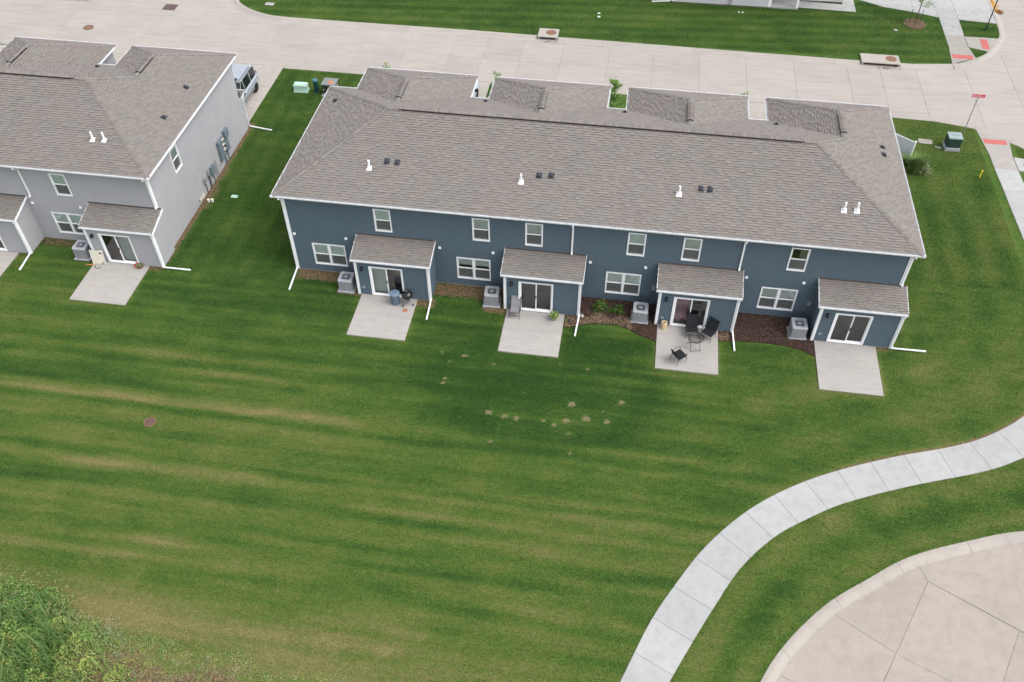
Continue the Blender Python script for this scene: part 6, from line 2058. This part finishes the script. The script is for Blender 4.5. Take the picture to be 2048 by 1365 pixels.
# ------------------------------------------------------------------ cars on the driveways
def car(name, label, loc, rz, paint, roofmat, L=4.55, Wd=1.80, suv=True):
    """car heading local -Y"""
    t = thing(name, label, 'car', loc, rz)
    hl, hw = L / 2, Wd / 2
    zb = .30
    def sec(y, w0, w1, z0, z1, z2, wt):
        # half section mirrored: sill, belt, shoulder
        return [(-w0, y, z0), (w0, y, z0), (w1, y, z0 + .12), (w1, y, z1), (wt, y, z2), (-wt, y, z2), (-w1, y, z1), (-w1, y, z0 + .12)]
    bd = MB()
    S_ = [(-hl, .66, .74, .42, .62, .68, .62), (-hl + .12, .76, .86, .32, .70, .80, .74), (-hl + .55, .82, hw, zb, .80, .93, .80), (-hl + 1.25, .84, hw, zb, .90, .99, .82),
          (-hl + 1.6, .84, hw, zb, .93, 1.00, .84), (0, .84, hw, zb, .95, 1.02, .84), (hl - .7, .84, hw, zb, .97, 1.04, .84), (hl - .12, .80, hw - .05, .34, .95, 1.03, .80), (hl, .74, hw - .12, .40, .92, 1.0, .74)]
    bd.loft([sec(*q_) for q_ in S_])
    bd.build('body', paint, t, smooth=False)
    cb_ = MB()
    ht = 1.72 if suv else 1.46
    rear = hl - .10 if suv else hl - .75
    g = [(-hl + 1.22, .78, 1.0, .76, 1.0), (-hl + 1.95, .80, 1.0, .66, ht - .03), (-.1, .81, 1.0, .68, ht), (rear - .55, .81, 1.0, .67, ht - .01), (rear - .30, .81, 1.0, .66, ht - .06), (rear, .80, 1.0, .74, 1.12)]
    cb_.loft([[(-a, y, z0), (a, y, z0), (c_, y, z1), (-c_, y, z1)] for y, a, z0, c_, z1 in g])
    cabin = cb_.build('cabin', M['car_glass'], t)
    rf = MB()
    rf.loft([[(-.66, -hl + 1.93, ht - .045), (.66, -hl + 1.93, ht - .045), (.60, -hl + 1.98, ht + .0), (-.60, -hl + 1.98, ht)], [(-.70, -.1, ht - .03), (.70, -.1, ht - .03), (.62, -.1, ht + .03), (-.62, -.1, ht + .03)],
             [(-.69, rear - .5, ht - .04), (.69, rear - .5, ht - .04), (.60, rear - .5, ht + .02), (-.60, rear - .5, ht + .02)], [(-.68, rear - .24, ht - .08), (.68, rear - .24, ht - .08), (.60, rear - .24, ht - .04), (-.60, rear - .24, ht - .04)]])
    rf.build('roof', roofmat, cabin)
    pl_ = MB()
    for s in (-1, 1):
        for y0, y1, dy_ in ((-hl + 1.22, -hl + 1.95, .06), (-.15, -.05, .10), (.95, 1.0, .10), (rear - .32, rear - .02, .10)):
            a0, a1 = (.795 * s, .675 * s)
            pl_.loft([[(a0, y0, 1.0), (a0 + .02 * s, y0, 1.0), (a0 + .02 * s, y0 + dy_, 1.0), (a0, y0 + dy_, 1.0)],
                      [(a1, y1 if y0 < -.5 else y0 + .02, ht - .02), (a1 + .025 * s, y1 if y0 < -.5 else y0 + .02, ht - .02), (a1 + .025 * s, (y1 if y0 < -.5 else y0 + .02) + dy_, ht - .02), (a1, (y1 if y0 < -.5 else y0 + .02) + dy_, ht - .02)]])
    pl_.build('pillar', paint, cabin)
    if suv:
        MB().box(-.40, .40, -.50, .02, ht + .028, ht + .04).build('sunroof', M['car_glass'], cabin)
        for s in (-1, 1):
            MB().tube([(.60 * s, -.75, ht + .02), (.61 * s, -.65, ht + .08), (.61 * s, rear - .7, ht + .08), (.60 * s, rear - .6, ht + .02)], .022, 6).build('roof_rail', M['dark_plastic'], t)
    for sx in (-1, 1):
        for y in (-hl + .85, hl - .88):
            wh = MB()
            rings = [[(sx * (hw - .20 + d), y + r_ * math.cos(k * math.pi / 12), .34 + r_ * math.sin(k * math.pi / 12)) for k in range(24)] for d, r_ in ((0, .30), (.02, .34), (.19, .34), (.215, .31), (.205, .22))]
            wh.loft(rings)
            wo = wh.build('wheel', M['tyre'], t)
            rm = MB()
            rings = [[(sx * (hw - .02 + d), y + r_ * math.cos(k * math.pi / 12), .34 + r_ * math.sin(k * math.pi / 12)) for k in range(24)] for d, r_ in ((-.03, .22), (.0, .22), (.008, .19), (-.02, .17))]
            rm.loft(rings)
            for k in range(5):
                a = k * 2 * math.pi / 5
                rm.rtube([(sx * (hw - .02), y, .34), (sx * (hw - .025), y + .19 * math.cos(a), .34 + .19 * math.sin(a))], .05, .03)
            rm.build('rim', M['rim'], wo)
        mi = MB(); mi.bbox(min(sx * hw, sx * (hw + .20)), max(sx * hw, sx * (hw + .20)), -hl + 1.62, -hl + 1.78, .98, 1.16, .03)
        mi.build('mirror', M['black'] if roofmat is not paint else paint, t)
        MB().bbox(sx * .60 - .12, sx * .60 + .12, -hl + .02, -hl + .16, .62, .76, .02).build('headlight', M['alu'], t)
        MB().bbox(sx * .68 - .08, sx * .68 + .08, hl - .10, hl + .012, .78, 1.02, .02).build('tail_light', M['taillight'], t)
        for y in (-.55, .45):
            MB().bbox(sx * hw - .015, sx * hw + .02, y, y + .16, .86, .89, .005).build('door_handle', paint, t)
    ml = MB()
    for sx in (-1, 1):
        ml.box(min(sx * hw, sx * (hw + .012)), max(sx * hw, sx * (hw + .012)), -1.1, 1.2, .50, .56)
    ml.build('side_trim', M['dark_plastic'], t)
    return t
car('parked_suv', 'silver suv with sunroof parked on the driveway of the gray townhouse', (-9.42, 15.75, .02), 0, M['car_paint'], M['car_paint'])
car('parked_car', 'pale blue car with black roof and mirror glimpsed between the first two garage roofs', (5.76, 17.15, .02), math.pi, M['car_paint2'], M['black'], suv=False)

# ------------------------------------------------------------------ house across the street
fh = thing('house', 'pale gray sided house with a porch at the top edge, across the street', 'house', (19.4, 34.5, 0))
b = MB()
siding(b, (0, 0), (7.4, .08), .12, 5.2); siding(b, (7.4, .08), (7.4, 1.6), .12, 5.2); siding(b, (7.4, 1.6), (13.2, 1.7), .12, 5.2); siding(b, (13.2, 1.7), (13.2, 11), .12, 5.2); siding(b, (0, 11), (0, 0), .12, 5.2); siding(b, (13.2, 11), (0, 11), .12, 5.2)
b.build('wall', M['siding_pale'], fh)
MB().prism([(.01, .01), (7.39, .09), (7.39, 1.61), (13.19, 1.71), (13.19, 10.9), (.01, 10.9)], -.2, .12).build('foundation', M['foundation'], fh)
b = MB()
for (x, y) in ((0, 0), (7.4, .08)):
    b.box(x - .05, x + .08, y - .04, y - .021, .1, 5.2)
b.build('corner_trim', M['white'], fh)
b = MB(); b.box(7.42, 9.70, .10, 1.58, -.1, .14); b.build('porch_floor', M['walk'], fh)
for x in (7.52, 9.58):
    MB().bbox(x - .09, x + .09, .14, .32, .14, 2.6, .01).build('porch_post', M['white'], fh)
MB().box(7.3, 9.9, -.1, 1.7, 2.6, 2.85).build('porch_roof', M['roof_deck'], fh)
b = MB(); b.loft([[(-.4, -.4, 5.2), (13.6, -.4, 5.2), (13.6, 11.4, 5.2), (-.4, 11.4, 5.2)], [(5, 5.4, 7.9), (8.2, 5.4, 7.9), (8.2, 5.6, 7.9), (5, 5.6, 7.9)]]); b.build('roof', M['roof_deck'], fh)
b = MB(); b.rtube([(-.06, -.06, 5.1), (-.06, -.06, .3), (-.2, -.08, .14), (-1.6, -.2, .06)], .08, .065); b.build('downspout', M['white'], fh)
b = MB()
for x in (4.35, 4.55):
    b.tube([(x, -.03, 5), (x, -.03, .1)], .025, 6)
b.build('conduit', M['utility_gray'], fh)
MB().prism([(29.95, 36.15), (32.5, 36.0), (32.55, 37.0), (29.95, 37.1)], -.01, .03).build('mulch_bed', M['mulch_bed'], None, kind='structure')
